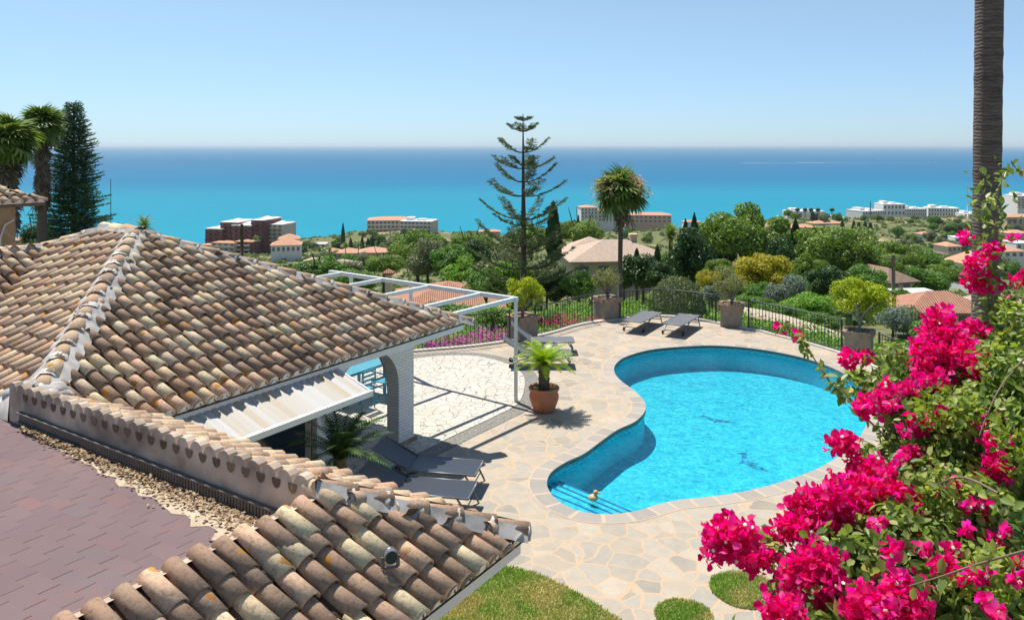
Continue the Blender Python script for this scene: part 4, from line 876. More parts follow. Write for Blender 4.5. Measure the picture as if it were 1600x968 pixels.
g = planter(949, 497, R(25), 'stone planter left of the two far sun loungers'); topiary(g, 948, 436, 25, 23, 'sparse', 2800, 'sparse grey green topiary tree in the planter by the fan palm trunk', .045, 102)
g = planter(1143, 508, R(-18), 'stone planter right of the clipped round bush'); topiary(g, 1138, 440, 29, 26, 'sparse', 2900, 'sparse olive topiary tree in the planter in front of the yellow bushes', .045, 103)
g = planter(1342, 556, R(-30), 'stone planter with the lush green topiary at right'); topiary(g, 1341, 465, 50, 34, 'lime', 8000, 'lush wide lime green topiary tree in the rightmost planter', .055, 104)
# clipped bush
def sphere_bush(name, c, rx, rz_, mat, n, lsz, lb, cat='bush', seed=0, tmpl=LEAF, group=None, ry=None, jit=.06):
    g = np.random.default_rng(seed); d = g.normal(size=(n, 3)); d /= np.linalg.norm(d, axis=1, keepdims=True); k = d[:, 2] > -.55; d = d[k]; n = len(d); P = d*np.array([rx, ry or rx, rz_])*(1+g.normal(0, jit, (n, 1))-(g.random((n, 1)) < .3)*g.random((n, 1))*.25)
    o = link(name, inst(name, *tmpl, P, frames(d+g.normal(0, .6, d.shape), None, g.uniform(.6, 1.4, n)*lsz), [M[mat]]), None, c); return tag(o, lb, cat, group)
sphere_bush('clipped_bush', D(1058, 486, 29.3)+Vector((0,0,-.05)), 1.02, 1.27, 'box', 22000, .05, 'large clipped dome shaped bush behind the railing and far loungers', seed=3, jit=.025)
# ---------------------------------------------------------------- mid distance trees
ar = D(818, 415, 46); tn = empty('norfolk_pine', (ar.x, 46, hgt(ar.x, 46)), 0, 'tall Norfolk Island pine with tiered open branches against the sea', 'pine tree'); z0_ = hgt(ar.x, 46); top = D(816, 178, 46).z
MB().tube([(0,0,0),(0,0,(top-z0_)*.5),(-.03,0,top-z0_)], [.24,.15,.02], 10).build('trunk', M['bark'], tn)
tiers = [(188,183,13,5),(205,192,25,5),(238,216,42,5),(258,243,26,4),(263,242,52,5),(284,255,56,5),(306,281,68,5),(342,310,72,6),(352,335,45,4),(385,345,80,7),(395,372,62,6),(418,385,90,8),(440,412,88,8),(462,440,80,7)]
b = MB(); P = []; T = []; Nn = []
for yj, yt, sp2, nb in tiers:
    zj = D(818, yj, 46).z-z0_; zt = D(818, yt, 46).z-z0_; L_ = sp2*46/F; a0 = random.uniform(0, 6.28) if sp2 < 40 else random.choice([0, .1, -.1])
    for k in range(nb):
        a = a0+6.283*k/nb+random.uniform(-.12,.12); lk = L_*random.uniform(.85,1.05); dx, dy = math.cos(a), math.sin(a); pts = [Vector((dx*lk*t_, dy*lk*t_, zj+(zt-zj)*(t_**1.6)-.12*lk*math.sin(t_*3)*.5)) for t_ in np.linspace(0, 1, 7)]
        b.tube(pts, [.045,.04,.034,.028,.022,.016,.01], 5, cap=False); side = Vector((-dy, dx, 0))
        for i in range(int(20*lk)+9):
            t_ = random.uniform(.28, 1.0)**.8; q = pts[min(5, int(t_*6))].lerp(pts[min(6, int(t_*6)+1)], (t_*6) % 1); s = random.choice((-1, 1)); ln = random.uniform(.2,.42)*(1.15-.5*t_)*min(1, .5+lk/2.5)
            base = Vector((dx, dy, 0))*.55+side*s+Vector((0,0,.35))
            for j in range(7): 
                tt = (j+.5)/7; P.append(q+base*ln*tt+Vector((random.gauss(0,.015),random.gauss(0,.015),-.06*tt))); T.append(base+Vector((random.gauss(0,.5),random.gauss(0,.5),random.gauss(.5,.4)))); 
b.build('branches', M['bark'], tn); P = np.array([tuple(x) for x in P]); T = np.array([tuple(x) for x in T]); link('foliage', inst('foliage', [(-.16,0,0),(.16,0,0),(.05,1,0),(-.05,1,0)], [(0,1,2,3)], P, frames(rng.normal(size=P.shape), T, .115), [M['arauc']]), tn)
fp = D(969, 305, 42); gz = hgt(fp.x, 42); f1 = empty('fan_palm', (fp.x, 42, gz), 0, 'tall fan palm with pale flower sprays standing between the planters and the sea', 'palm'); hz1 = fp.z-gz
MB().tube([(0,0,0),(0,0,hz1*.5),(.05,0,hz1)], [.17,.12,.13], 12).build('trunk', M['ptrunk'], f1); fanpalm_crown(f1, (.05,0,hz1), 1.6, 4, nl=46, skirt=40, skl=.7, bloom=True)
for (x, y, Y, r_, s, sk, lb) in ((14, 222, 34, 1.35, 11, 2.6, 'shaggy fan palm behind the stone house at the left edge'), (66, 200, 38, 1.15, 12, 3.0, 'shaggy fan palm with long dead skirt between the stone house and the conifer')):
    c = D(x, y, Y); gz = hgt(c.x, Y); f1 = empty('fan_palm', (c.x, Y, gz), 0, lb, 'palm'); MB().tube([(0,0,0),(0,0,c.z-gz)], [.25,.18], 10).build('trunk', M['ptrunk'], f1); fanpalm_crown(f1, (0,0,c.z-gz), r_, s, nl=60, skirt=230, skl=sk, skw=1.3)
# conifer at left: dense drooping tiers
cc = D(115, 160, 40); gz = hgt(cc.x, 40); cn = empty('conifer_tree', (cc.x, 40, gz), 0, 'dark dense conifer beside the shaggy palms at left', 'conifer'); Ht = cc.z-gz; MB().tube([(0,0,0),(0,0,Ht)], [.22,.02], 10).build('trunk', M['bark'], cn)
P = []; T = []; b = MB(); zlow = D(115, 400, 40).z-gz
for k in range(400):
    u = (k+.5)/400; z = Ht-.1-(Ht-zlow)*u; L_ = np.interp(u, [0,.15,.4,.7,1], [.12,.75,1.2,1.75,2.15])*random.uniform(.5,1.08); a = k*2.4+random.uniform(-.3,.3); dx, dy = math.cos(a), math.sin(a)
    if k % 2 == 0: b.tube([(0,0,z),(dx*L_*.6,dy*L_*.6,z-.02),(dx*L_,dy*L_,z+.12)], [.025,.015,.006], 4, cap=False)
    for i in range(int(70*L_)+14):
        t_ = random.uniform(.22,1); s = random.choice((-1,1)); ln = random.uniform(.0,.34)*(1.2-.6*t_); base = Vector((dx*.6-dy*s, dy*.6+dx*s, .2)); q = Vector((dx*L_*t_, dy*L_*t_, z+.14*t_**3))+base*ln; P.append(tuple(q)); T.append(tuple(base+Vector((dx,dy,.3))+Vector((random.gauss(0,.4),random.gauss(0,.4),random.gauss(.1,.4)))))
b.build('branches', M['bark'], cn); P = np.array(P); T = np.array(T); M['conif'] = leafmat('conifer_needles', (.025,.065,.03), (.055,.12,.05), (.09,.16,.06), .3)
link('foliage', inst('foliage', [(-.15,0,0),(.15,0,0),(.05,1,0),(-.05,1,0)], [(0,1,2,3)], P, frames(rng.normal(size=P.shape), T, .13), [M['conif']]), cn)
MT = [ # kind, px, py, Y, half width px, hscale, label
 ('pine',1162,372,95,78,.95,'biggest umbrella pine, rounded, right of the dark cypresses','pine_tree'),
 ('pine',1305,394,90,72,.85,'second broad umbrella pine, lower, behind the green topiary','pine_tree'),
 ('pine',1400,402,120,44,.8,'small umbrella pine at the right end of the two large pines','pine_tree'),
 ('pine',1262,428,72,34,1.3,'pine bough tree filling the gap below the two large pines','pine_tree'),
 ('dark',1210,415,78,42,1.3,'dark shaded tree under the biggest umbrella pine','tree'),
 ('dark',1082,405,70,44,1.25,'dark evergreen beside the cypress spikes','tree'),
 ('dark',1005,425,58,42,1.0,'dark ivy covered bush below the house with the pale roof','tree'),
 ('dark',1035,432,56,28,.9,'dark bush right of the fan palm trunk','tree'),
 ('dark',975,436,60,26,.8,'dark bush directly behind the fan palm trunk','tree'),
 ('yellow',1192,430,47,56,.72,'golden yellow bush behind the railing','bush'),
 ('yellow',1108,440,45,26,.8,'small yellow green bush right of the clipped dome','bush'),
 ('pine',652,394,120,50,1.05,'tall bright green tree right of the chimney, behind the pink tiled roof','tree'),
 ('olive',668,410,110,40,1.1,'grey green tree in front of the tall bright one','tree'),
 ('pine',735,388,115,40,.9,'pine left of the Norfolk pine','pine_tree'),
 ('dark',745,402,95,34,.9,'dark tree left of the Norfolk pine','tree'),
 ('broad',700,410,85,40,.85,'green tree above the pink tiled roof','tree'),
 ('olive',790,418,62,50,.8,'grey green tree around the foot of the Norfolk pine','tree'),
 ('broad',760,445,50,44,.75,'leafy tree left of the yellow topiary','tree'),
 ('light',720,425,66,34,.75,'light green tree above the right end of the pink roof','tree'),
 ('light',800,428,48,38,.7,'light green bush behind the yellow topiary','tree'),
 ('olive',855,430,50,36,.9,'grey green bush right of the yellow topiary','tree'),
 ('dark',870,448,47,40,.9,'dark bush behind the curved railing','tree'),
 ('pine',905,365,125,46,.7,'pine behind the pale tiled house','pine_tree'),
 ('broad',905,448,44,34,.8,'green bush left of the sparse topiary','tree'),
 ('pine',830,375,100,40,.9,'pine behind the Norfolk pine trunk','pine_tree'),
 ('broad',1232,446,62,32,.9,'green tree directly behind the silvery shrub','tree'),
 ('pine',1128,425,64,34,.9,'green tree between the cypress spikes and the golden bush','tree'),
 ('pine',1345,420,88,42,.8,'bright tree between the second pine and the small brown roofed house','tree'),
 ('pine',1225,385,110,40,.9,'bright pine joining the two big pines','pine_tree'),
 ('broad',1405,470,52,34,.7,'green bush at the foot of the utility pole','bush'),
 ('pine',1200,402,106,52,.8,'shaded pine behind the golden bush','pine_tree'),
 ('pine',1268,398,101,44,.8,'pine between the two big pines, lower','pine_tree'),
 ('dark',1122,398,98,36,.9,'dark tree left under the biggest umbrella pine','tree'),
 ('pine',1058,408,88,34,.8,'green tree behind the dark ivy bush','tree'),
 ('pine',1375,418,108,42,.75,'pine right of the second big pine, lower','pine_tree'),
 ('broad',1440,412,150,38,.7,'wide green tree above the utility pole','tree'),
 ('dark',1290,440,70,40,.9,'dark tree behind the lush topiary','tree'),
 ('olive',1160,452,58,40,.8,'grey green bush under the golden bush','bush'),
 ('light',1240,500,36,50,.5,'light green shrub row behind the railing under the silvery shrub','bush'),
 ('broad',1180,462,44,34,.8,'green bush between the olive topiary and the golden bush','bush'),
 ('broad',1440,440,110,40,.8,'green tree right of the utility pole','tree'),
 ('olive',1420,425,150,36,.8,'grey green tree above the small brown roofed house','tree'),
 ('pine',1480,430,140,40,.8,'rounded tree left of the white house with the orange roof','tree'),
 ('broad',1350,440,80,40,.8,'green tree filling the gap right of the second pine','tree'),
 ('dark',60,372,80,34,.8,'dark tree between the left palms and the tiled roof','tree'),
 ('broad',560,440,70,44,.6,'green tree beside the left end of the pergola','tree'),
 ('pine',600,415,95,36,.7,'green tree behind the chimney','tree'),
 ('broad',500,420,90,40,.55,'green tree over the roof ridge, left of the pergola','tree'),
 ('olive',545,425,110,34,.6,'olive tree over the roof ridge','tree'),
 ('silver',1240,452,42,24,1.2,'silvery shrub behind the railing, left of the green topiary','bush'),
 ('silver',1212,462,40,22,1.1,'silvery shrub below the golden bush','bush'),
 ('silver',1112,462,43,20,1.0,'silvery shrub right of the clipped dome','bush'),
 ('broad',1215,490,34,44,.55,'low green bushes right of the third planter','bush'),
 ('light',1265,478,37,44,.6,'light green bush left of the lush topiary','bush'),
 ('broad',1290,505,31,38,.5,'low bush at the foot of the lush topiary','bush'),
 ('olive',1425,505,33,46,.7,'olive green bush right of the lush topiary','bush'),
 ('silver',1395,500,32,30,.9,'grey leaved bush behind the rightmost planter','bush'),
 ('broad',1470,525,27,50,.7,'green bush behind the magenta flowers at right','bush'),
 ('broad',1560,540,24,60,.9,'green bush behind the palm trunk','bush'),
 ('olive',1480,470,60,30,.7,'olive bush beside the long tiled roof','bush'),
 ('broad',1180,478,38,36,.6,'green bush behind the third planter','bush'),
 ('light',1100,498,33,20,.6,'light green bush right of the clipped dome','bush'),
 ('light',985,480,34,18,.8,'pale green bush left of the clipped dome','bush'),
 ('light',910,490,31,32,.6,'light green bush behind the curved railing','bush'),
 ('broad',850,500,29,30,.7,'low bush behind the curved railing left end','bush'),
 ('broad',700,492,31,60,.4,'low green hedge behind the pink flower bed','bush'),
 ('light',770,492,30,44,.5,'light green shrub behind the pink flower bed','bush'),
 ('olive',640,500,33,40,.5,'grey green shrub left of the pink flower bed','bush')]
for k, x, y, Y, rp, hs, lb, nm in MT: tree(k, x, y, Y, rp, hs, lb, {'pine_tree':'pine tree','bush':'bush','tree':'tree'}[nm], None, nm)
cypress(865, 320, 405, 75, 23, 'slim dark cypress right of the Norfolk pine'); cypress(1085, 338, 420, 85, 16, 'pointed dark cypress above the dark evergreen, right one'); cypress(1071, 347, 420, 84, 14, 'pointed dark cypress above the dark evergreen, left one')
cypress(1027, 385, 430, 62, 12, 'small cypress spike above the dark ivy bush'); cypress(995, 390, 430, 62, 13, 'small cypress spike just right of the fan palm trunk'); cypress(1243, 348, 430, 100, 22, 'dark cypress between the two big pines')
# agave / dark palm near house
fpm = D(1048, 372, 78); gz = hgt(fpm.x, 78); f1 = empty('date_palm', (fpm.x, 78, gz), 0, 'dark feathery palm beside the pale tiled house', 'palm'); MB().tube([(0,0,0),(0,0,fpm.z-gz)], [.25,.2], 8).build('trunk', M['bark'], f1); sago(f1, (0,0,fpm.z-gz), 1.9, 44, 9, 'fan', -35, 80, .5)
# flower beds seen through the railing
def bed(pts, n, mat, name, lb, z=-.3, h=.5, sz=.06, tm=LEAF):
    P = []; 
    for k in range(n):
        x, y, r_ = random.choice(pts); g_ = G(x, y, z+h); a = random.uniform(0,6.28); q = r_*math.sqrt(random.random()); P.append((g_.x+q*math.cos(a), g_.y+.5+q*math.sin(a)*.6, z+h+random.uniform(-h,0)+.12*math.sin(q*9+x)))
    P = np.array(P); Nn = rng.normal(0, .6, P.shape)+np.array([0,-.3,.8]); return tag(link(name, inst(name, *tm, P, frames(Nn, None, rng.uniform(.6,1.3,len(P))*sz), [M[mat]])), lb, 'flower bed' if 'flower' in name else 'ground cover', kind='stuff')
bed([(x, 528+random.uniform(-6,8), .45) for x in range(675, 800, 12)], 1500, 'pink', 'flower_bed', 'bed of magenta and pink flowers behind the railing left of the first planter', -.3, .35)
bed([(x, 520+random.uniform(-12,12), .5) for x in range(600, 860, 12)], 9000, 'light', 'garden_plants', 'green garden plants among the pink flowers behind the railing', -.4, .35)
bed([(x, 500+random.uniform(-6,6), .4) for x in range(860, 945, 10)]+[(1190, 498, .4), (1250, 510, .5)], 900, 'magenta', 'flower_bed', 'scattered red and pink flowers behind the curved railing', -.3, .4, .05)
bed([(x, 485+random.uniform(-6,10)+(max(0, x-1100)*.22), .8) for x in range(860, 1500, 14)], 26000, 'light', 'garden_plants', 'low green plants covering the slope just outside the railing', -.7, .6, .08)
# ---------------------------------------------------------------- buildings
def hipmesh(b, w_, d, z, h, ov=.5, mi=0, cx=0, cy=0):
    x, y = w_/2+ov, d/2+ov; r_ = max(0, x-y) if x > y else 0; ry = max(0, y-x)
    v = [(cx-x,cy-y,z),(cx+x,cy-y,z),(cx+x,cy+y,z),(cx-x,cy+y,z),(cx-r_,cy-ry,z+h),(cx+r_,cy+ry,z+h)]
    if x > y: b.add(v, [(0,1,5,4),(1,2,5),(2,3,4,5),(3,0,4)], mi)
    else: b.add(v, [(0,1,4),(1,2,5,4),(2,3,5),(3,0,4,5)], mi)
    b.box((cx,cy,z-.08), (2*x,2*y,.14), mi=mi)
def rooftile(name, c0, c1, sc=3.0):
    m, t, b = newmat(name); co = coords(t); g = N(t, 'NewGeometry'); wv = N(t, 'TexWave'); wv.inputs['Scale'].default_value = sc; wv.inputs['Distortion'].default_value = .4; t.links.new(co, wv.inputs[0]); w2 = N(t, 'TexWave'); w2.bands_direction = 'Y'; w2.inputs['Scale'].default_value = sc*.7; w2.inputs['Distortion'].default_value = .6; t.links.new(co, w2.inputs[0])
    sp = N(t, 'SeparateXYZ'); t.links.new(coords(t, 'Normal'), sp.inputs[0]); ab = N(t, 'Math', operation='ABSOLUTE'); t.links.new(sp.outputs[0], ab.inputs[0]); gt = N(t, 'Math', operation='GREATER_THAN'); gt.inputs[1].default_value = .1; t.links.new(ab.outputs[0], gt.inputs[0])
    mx = mixc(t, gt.outputs[0], wv.outputs[0], w2.outputs[0]); nz = tex(t, 'Noise', co, Scale=2.5, Detail=6, Roughness=.7); c = mixc(t, mx, c0, c1); c = mixc(t, ramp(t, nz.outputs[0], [(.4, (0,)*3), (.7, (.5,)*3)]), c, tuple(x*.6 for x in c0)); t.links.new(c, b.inputs['Base Color']); b.inputs['Roughness'].default_value = .9; bump(t, b, mx, .8, .08); return m
M['rt_pink'] = rooftile('pink_roof_tiles', (.32,.13,.075), (.6,.33,.22), 2.1); M['rt_pale'] = rooftile('pale_roof_tiles', (.42,.3,.22), (.68,.53,.42), 1.6); M['rt_far'] = plain('far_roof_tiles', (.5,.27,.17), .9, var=.15, sc=1)
M['rt_brown'] = rooftile('brown_roof_tiles', (.2,.13,.09), (.42,.3,.21), 2.2)
M['wcream'] = plain('cream_wall', (.62,.5,.32), .9, var=.06); M['wwhite'] = plain('white_wall', (.74,.73,.7), .9, var=.05); M['wpink'] = plain('pink_wall', (.55,.38,.28), .9, var=.06); M['wred'] = plain('dark_red_wall', (.17,.055,.05), .9, var=.1, sc=.3); M['wbeige'] = plain('beige_wall', (.58,.48,.38), .9, var=.08, sc=.3)
M['win'] = plain('window_glass', (.12,.15,.18), .3); M['cliff'] = plain('rock_wall', (.35,.27,.2), 1, var=.3, sc=.2)
WM = {}
def house(px, pyb, Y, wpx, hpx, dep, rz, wall, roof, rh, lb, nw=(4, 2), name='house', group=None, flat=False, sink=3, cat='house', bal=False, chim=False):
    c = D(px, pyb, Y); w_ = wpx*Y/F; h = hpx*Y/F; t_ = empty(name, (c.x, c.y, c.z), rz, lb, cat, group)
    gl = hgt(c.x, c.y); sk = max(sink, c.z-gl+2); MB().box((0,0,(h-sk)/2), (w_,dep,h+sk)).build('wall', M[wall], t_)
    b = MB()
    if flat:
        b.box((0,0,h+.1), (w_+.3,dep+.3,.3))
        if w_ > 15: b.box((w_*.1,0,h+.9), (w_*.25,dep*.4,1.5)); b.box((-w_*.28,1,h+1.6), (w_*.2,dep*.5,2.8))
    else: hipmesh(b, w_, dep, h+.1, rh, .6)
    rf = b.build('roof', M[roof], t_)
    if chim: MB().box((w_*.2,0,h+rh*.8), (.8,.8,2)).box((w_*.2,0,h+rh*.8+1.1), (1.1,1.1,.25)).build('chimney', M[wall], rf)
    fh = h/nw[1]; ww = w_/nw[0]
    for j in range(nw[1]):
        for i in range(nw[0]):
            key_ = (round(ww, 1), round(fh, 1)); 
            if key_ not in WM: WM[key_] = MB().box((0,0,0), (ww*.5,.12,fh*.5)).mesh('window', M['win'])
            link('window', WM[key_], t_, (-w_/2+ww*(i+.5), -dep/2-.03, fh*(j+.52)))
        if bal and j: MB().box((0,-dep/2-.7,fh*j+.35), (w_*.96,1.4,.9)).build('balcony', M['wwhite'] if wall != 'wwhite' else M['wbeige'], t_)
    return t_
h1 = house(960, 428, 105, 150, 28, 9.5, R(6), 'wcream', 'rt_pale', 2.1, 'cream house with a wide pale tiled hip roof behind the fan palm', (5,1), chim=True)
house(920, 420, 114, 70, 30, 8, R(-10), 'wcream', 'rt_pale', 1.7, 'left wing of the cream tiled house behind the Norfolk pine', (3,1))
house(700, 495, 60, 150, 27, 7.5, R(4), 'wwhite', 'rt_pink', 1.3, 'house with a long pink tiled roof behind the pergola', (3,1))
b = MB(); b.box((0,0,0), (.42,.42,1.8)); ch = tag(b.build('chimney', M['wbeige'], loc=D(607, 445, 57)), 'free standing chimney with a small tiled cap left of the pink roof', 'chimney'); b = MB(); hipmesh(b, .6,.6,.9,.28,.08); b.box((0,0,.86),(.7,.7,.06)); b.build('cap', M['rt_pink'], ch)
hw = house(1465, 498, 48, 110, 18, 3, R(-4), 'wwhite', 'rt_pink', .9, 'low white building with a long tiled roof right of the lush topiary', (2,1))
house(1580, 560, 34, 120, 22, 4, R(-14), 'wpink', 'rt_brown', 1.0, 'brown tiled roof behind the bougainvillea at the right edge', (2,1))
house(1565, 500, 52, 60, 20, 4, R(10), 'wwhite', 'rt_pale', .8, 'small white house behind the palm trunk at right', (2,1))
house(1372, 448, 85, 46, 14, 6, R(20), 'wbeige', 'rt_brown', 1.2, 'small brown roofed house beside the utility pole', (2,1))
house(1520, 424, 160, 44, 14, 8, R(10), 'wwhite', 'rt_far', 2.2, 'white house with an orange roof on the slope left of the palm trunk', (3,1))
house(1440, 470, 75, 60, 8, 5, R(5), 'wwhite', 'wwhite', .3, 'flat white building below the utility pole', (2,1), flat=True)
# neighbour with stone corner at far left
nb_ = empty('stone_house', (0,0,0), 0, 'corner of a neighbouring stone house with a clay tile eave at the left edge', 'house'); c = D(24, 395, 19)
q0 = Vector((c.x, c.y, 0)); A1 = -Vector(e1); A2 = -Vector(e2); b = MB(); zt = D(0, 322, 18.6).z; w1 = 3.4; w2 = 4.2
cs = [q0, q0+A1*w1, q0+A1*w1+A2*w2, q0+A2*w2]; b.slab([(p.x, p.y) for p in cs], c.z-3, zt); b.build('wall', M['wallstone'], nb_)
ov = .45; r0_ = [q0-A1*ov-A2*ov, q0+A1*(w1+ov)-A2*ov, q0+A1*(w1+ov)+A2*(w2+ov), q0-A1*ov+A2*(w2+ov)]; ap = q0+A1*w1/2+A2*w2/2; hh_ = .42*(w1/2+ov)
b = MB(); b.slab([(p.x, p.y) for p in r0_], zt-.02, zt+.06); apz = Vector((ap.x, ap.y, zt+.06+hh_)); b.add([Vector((p.x, p.y, zt+.06)) for p in r0_]+[apz], [(0,1,4),(1,2,4),(2,3,4),(3,0,4)]); b.build('roof', M['pan'], nb_)
hw_ = w1/2+ov; hd_ = w2/2+ov
dd_ = (-A2*hd_-Vector((0,0,hh_))).normalized(); sl_ = math.hypot(hd_, hh_); tiles('roof_tiles', M['tile2'], tuple(-A1), tuple(dd_), tuple(apz), TILE_R(-hw_+.1, hw_-.05, .24), lambda u: abs(u)/hw_*sl_, lambda u: sl_+.05, .24, par=nb_, caps=True)
dd_ = (-A1*hw_-Vector((0,0,hh_))).normalized(); sl2 = math.hypot(hw_, hh_); tiles('roof_tiles', M['tile2'], tuple(A2), tuple(dd_), tuple(apz), TILE_R(-hd_+.1, hd_-.05, .24), lambda u: abs(u)/hd_*sl2, lambda u: sl2+.05, .24, par=nb_)
pz_ = q0+A1*.35-A2*.03; MB().tube([pz_+Vector((0,0,c.z-2)), pz_+Vector((0,0,zt-.75)), pz_-A1*.1+Vector((0,0,zt-.45)), pz_-A1*.3+Vector((0,0,zt-.35))], .022, 6).build('cable', M['white'], nb_)
# red apartment complex
rb = empty('apartment_complex', D(378, 398, 600), R(-12), 'stepped dark red apartment complex with balconies and pale roofs by the sea at left', 'apartment block'); u = 600/F
for (x, w_, h, d, yy, m) in ((-42,30,40,22,6,'wred'),(-20,30,50,24,10,'wred'),(4,34,46,24,8,'wred'),(28,22,54,26,12,'wred'),(48,26,46,22,18,'wbeige'),(-34,26,18,14,-12,'wbeige'),(-8,40,22,14,-12,'wbeige'),(22,30,24,12,-10,'wred')):
    MB().box((x*u,yy,(h*u-20)/2), (w_*u,d,h*u+20)).build('wall', M[m], rb)
    nf = int(h*u/3); nc = max(2, int(w_*u/4))
    if True:
        for j in range(nf): MB().box((x*u,yy-d/2-.7,h*u-3*j-2.2), (w_*u*random.choice((.95,.6,.75)),1.6,1.0)).build('balcony', M['wbeige' if (yy < 0 or m == 'wbeige') else 'wred'], rb)
    for j in range(nf):
        for i in range(nc): link('window', WM.setdefault('rw', MB().box((0,0,0),(1.9,.3,1.5)).mesh('window', M['win'])), rb, (x*u-w_*u/2+(i+.5)*w_*u/nc, yy-d/2-.1, h*u-3*j-1.0))
    b = MB(); hipmesh(b, w_*u*.5, d*.4, h*u+(.8 if yy > 0 else 0), 1.6, .4, cx=x*u, cy=yy); b.box((x*u,yy,h*u+.3),(w_*u*1.02,d*1.02,.7)); b.build('roof', M['wwhite'] if yy > 0 else M['rt_far'], rb)
HS = [ # px, base y, Y, w, h px, dep, rz, wall, roof, roof h, label, windows, flat
 (448,393,430,44,12,12,.2,'wwhite','rt_far',3,'white villa with a pink hip roof right of the red apartment complex',(6,1),False,False),
 (452,382,450,30,10,10,.2,'wwhite','rt_far',2.5,'upper floor villa with pink roof right of the red apartment complex',(4,1),False,False),
 (612,362,820,72,20,30,.1,'wbeige','rt_far',2.5,'long beige apartment block on the bluff above the sea',(12,3),False,True),
 (655,362,800,50,18,24,-.2,'wbeige','wwhite',2,'right end of the beige apartment block on the bluff, flat roofed',(8,3),True,True),
 (488,418,230,34,6,10,.1,'wwhite','rt_pale',1.6,'low white house with a pale roof above the roof ridge',(3,1),False,False),
 (535,420,250,46,6,10,0,'wwhite','rt_pale',1.8,'wide low house with a pale sand coloured roof left of the chimney',(5,1),False,False),
 (585,400,380,44,8,12,.1,'wpink','rt_far',2,'long low house with a salmon roof below the bluff',(5,1),False,False),
 (545,403,420,30,10,12,0,'wpink','rt_far',2,'salmon house among palms below the dry field',(3,1),False,False),
 (940,345,860,50,17,20,.1,'wwhite','rt_far',2,'white and pink apartments by the sea left of the fan palm crown',(9,3),False,True),
 (918,345,850,26,22,20,.1,'wwhite','rt_far',2,'taller white and pink apartments left of the fan palm crown',(5,4),False,True),
 (1012,347,860,70,12,20,-.1,'wpink','rt_far',2.5,'pink low apartments right of the fan palm crown',(10,2),False,False),
 (1255,342,950,56,13,20,0,'wwhite','wwhite',1,'long plain white building above the big pine, row of palms before it',(2,1),True,False),
 (1352,350,860,44,22,24,.35,'wwhite','wwhite',1,'large white cubic building on the far shore',(9,3),True,True),
 (1390,345,880,34,27,22,0,'wwhite','wwhite',1,'white stepped building right of the large cubic one',(6,3),True,False),
 (1424,337,930,34,12,20,0,'wwhite','wwhite',1,'white and blue glass building on the far shore',(10,2),True,True),
 (1470,337,930,44,13,20,-.2,'wwhite','wwhite',1,'long white modern building left of the mast',(11,2),True,True),
 (1513,342,900,26,9,20,0,'wwhite','wwhite',1,'small white building beside the mast on the far shore',(4,2),True,False),
 (1600,325,800,44,20,24,0,'wwhite','wwhite',1,'curved white hotel at the right edge on the far shore',(8,5),True,True),
 (1590,352,640,50,14,14,0,'wpink','rt_far',2,'pink terraced house at the right edge',(6,1),False,False),
 (1245,366,640,54,12,14,.1,'wpink','rt_far',2,'pink terraced houses behind the big pine, left row',(8,2),False,False),
 (1290,358,700,50,10,14,.1,'wpink','rt_far',2,'pink terraced houses behind the big pine, right row',(8,2),False,False),
 (1310,350,780,40,8,14,0,'wwhite','wwhite',1,'low white building left of the large cubic one',(5,1),True,False),
 (715,372,900,30,4,12,0,'wwhite','rt_far',2,'low house on the shore left of the Norfolk pine',(4,1),False,False),
 (765,366,900,34,5,12,0,'wpink','rt_far',2,'low pink house on the shore behind the Norfolk pine',(4,1),False,False),
 (208,368,700,36,9,14,0,'wwhite','rt_far',2,'white building just above the roof ridge at left',(7,1),True,False),
 *[(x,y,Y,w_,h,10,r_,wl,rf,1.6,lb,(3,1),rf == 'wwhite',False) for x,y,Y,w_,h,r_,wl,rf,lb in (
 (1420,358,720,20,6,.2,'wwhite','rt_far','small white house with orange roof below the blue glass building'),(1455,352,800,22,7,-.2,'wwhite','wwhite','small cubic white house below the long modern building'),(1490,360,700,24,7,.1,'wpink','rt_far','salmon house among trees left of the mast foot'),
 (1445,372,560,20,7,.3,'wwhite','rt_far','tiny white cottage half way down the right slope'),(1500,378,500,26,8,-.1,'wwhite','wwhite','flat white villa with terrace right of the slope cottage'),(1480,392,400,24,9,.2,'wbeige','rt_far','sand coloured house with salmon roof low on the right slope'),
 (1585,372,480,34,9,0,'wbeige','rt_far','sand coloured house right of the palm trunk'),(1590,388,380,30,10,.1,'wwhite','wwhite','flat white building right of the palm trunk, below the sand coloured house'),(1330,358,720,26,7,0,'wwhite','rt_far','white house with orange roof between the two big pines and the sea'),
 (1300,366,620,26,7,.2,'wpink','rt_far','pink house just above the second big pine'),(1080,352,820,26,6,0,'wwhite','rt_far','small white house on the bluff above the cypress spikes'),(1395,362,680,22,6,0,'wbeige','rt_far','tiny sand house beneath the white stepped building'),
 (630,385,480,22,6,.1,'wwhite','rt_far','small white house in front of the bluff'),(520,398,460,20,6,0,'wwhite','rt_far','tiny white house left of the palms'),(700,378,760,24,5,0,'wwhite','wwhite','low white house near the end of the bluff'),(660,375,700,18,5,0,'wpink','rt_far','tiny pink house at the foot of the bluff'),
 (500,385,620,22,5,0,'wwhite','wwhite','low white house left of the dry field'),(1570,400,300,34,10,.1,'wwhite','rt_far','white house with an orange roof behind the palm trunk'))],
 (45,385,420,40,12,14,0,'wpink','rt_far',2,'pink building between the stone house and the conifer',(4,2),False,False)]
for (x,yb,Y,w_,h,d,rz,wl,rf,rh,lb,nw,fl_,bl) in HS: house(x,yb,Y,w_,h,d,rz,wl,rf,rh,lb,nw,flat=fl_,bal=bl,sink=8)
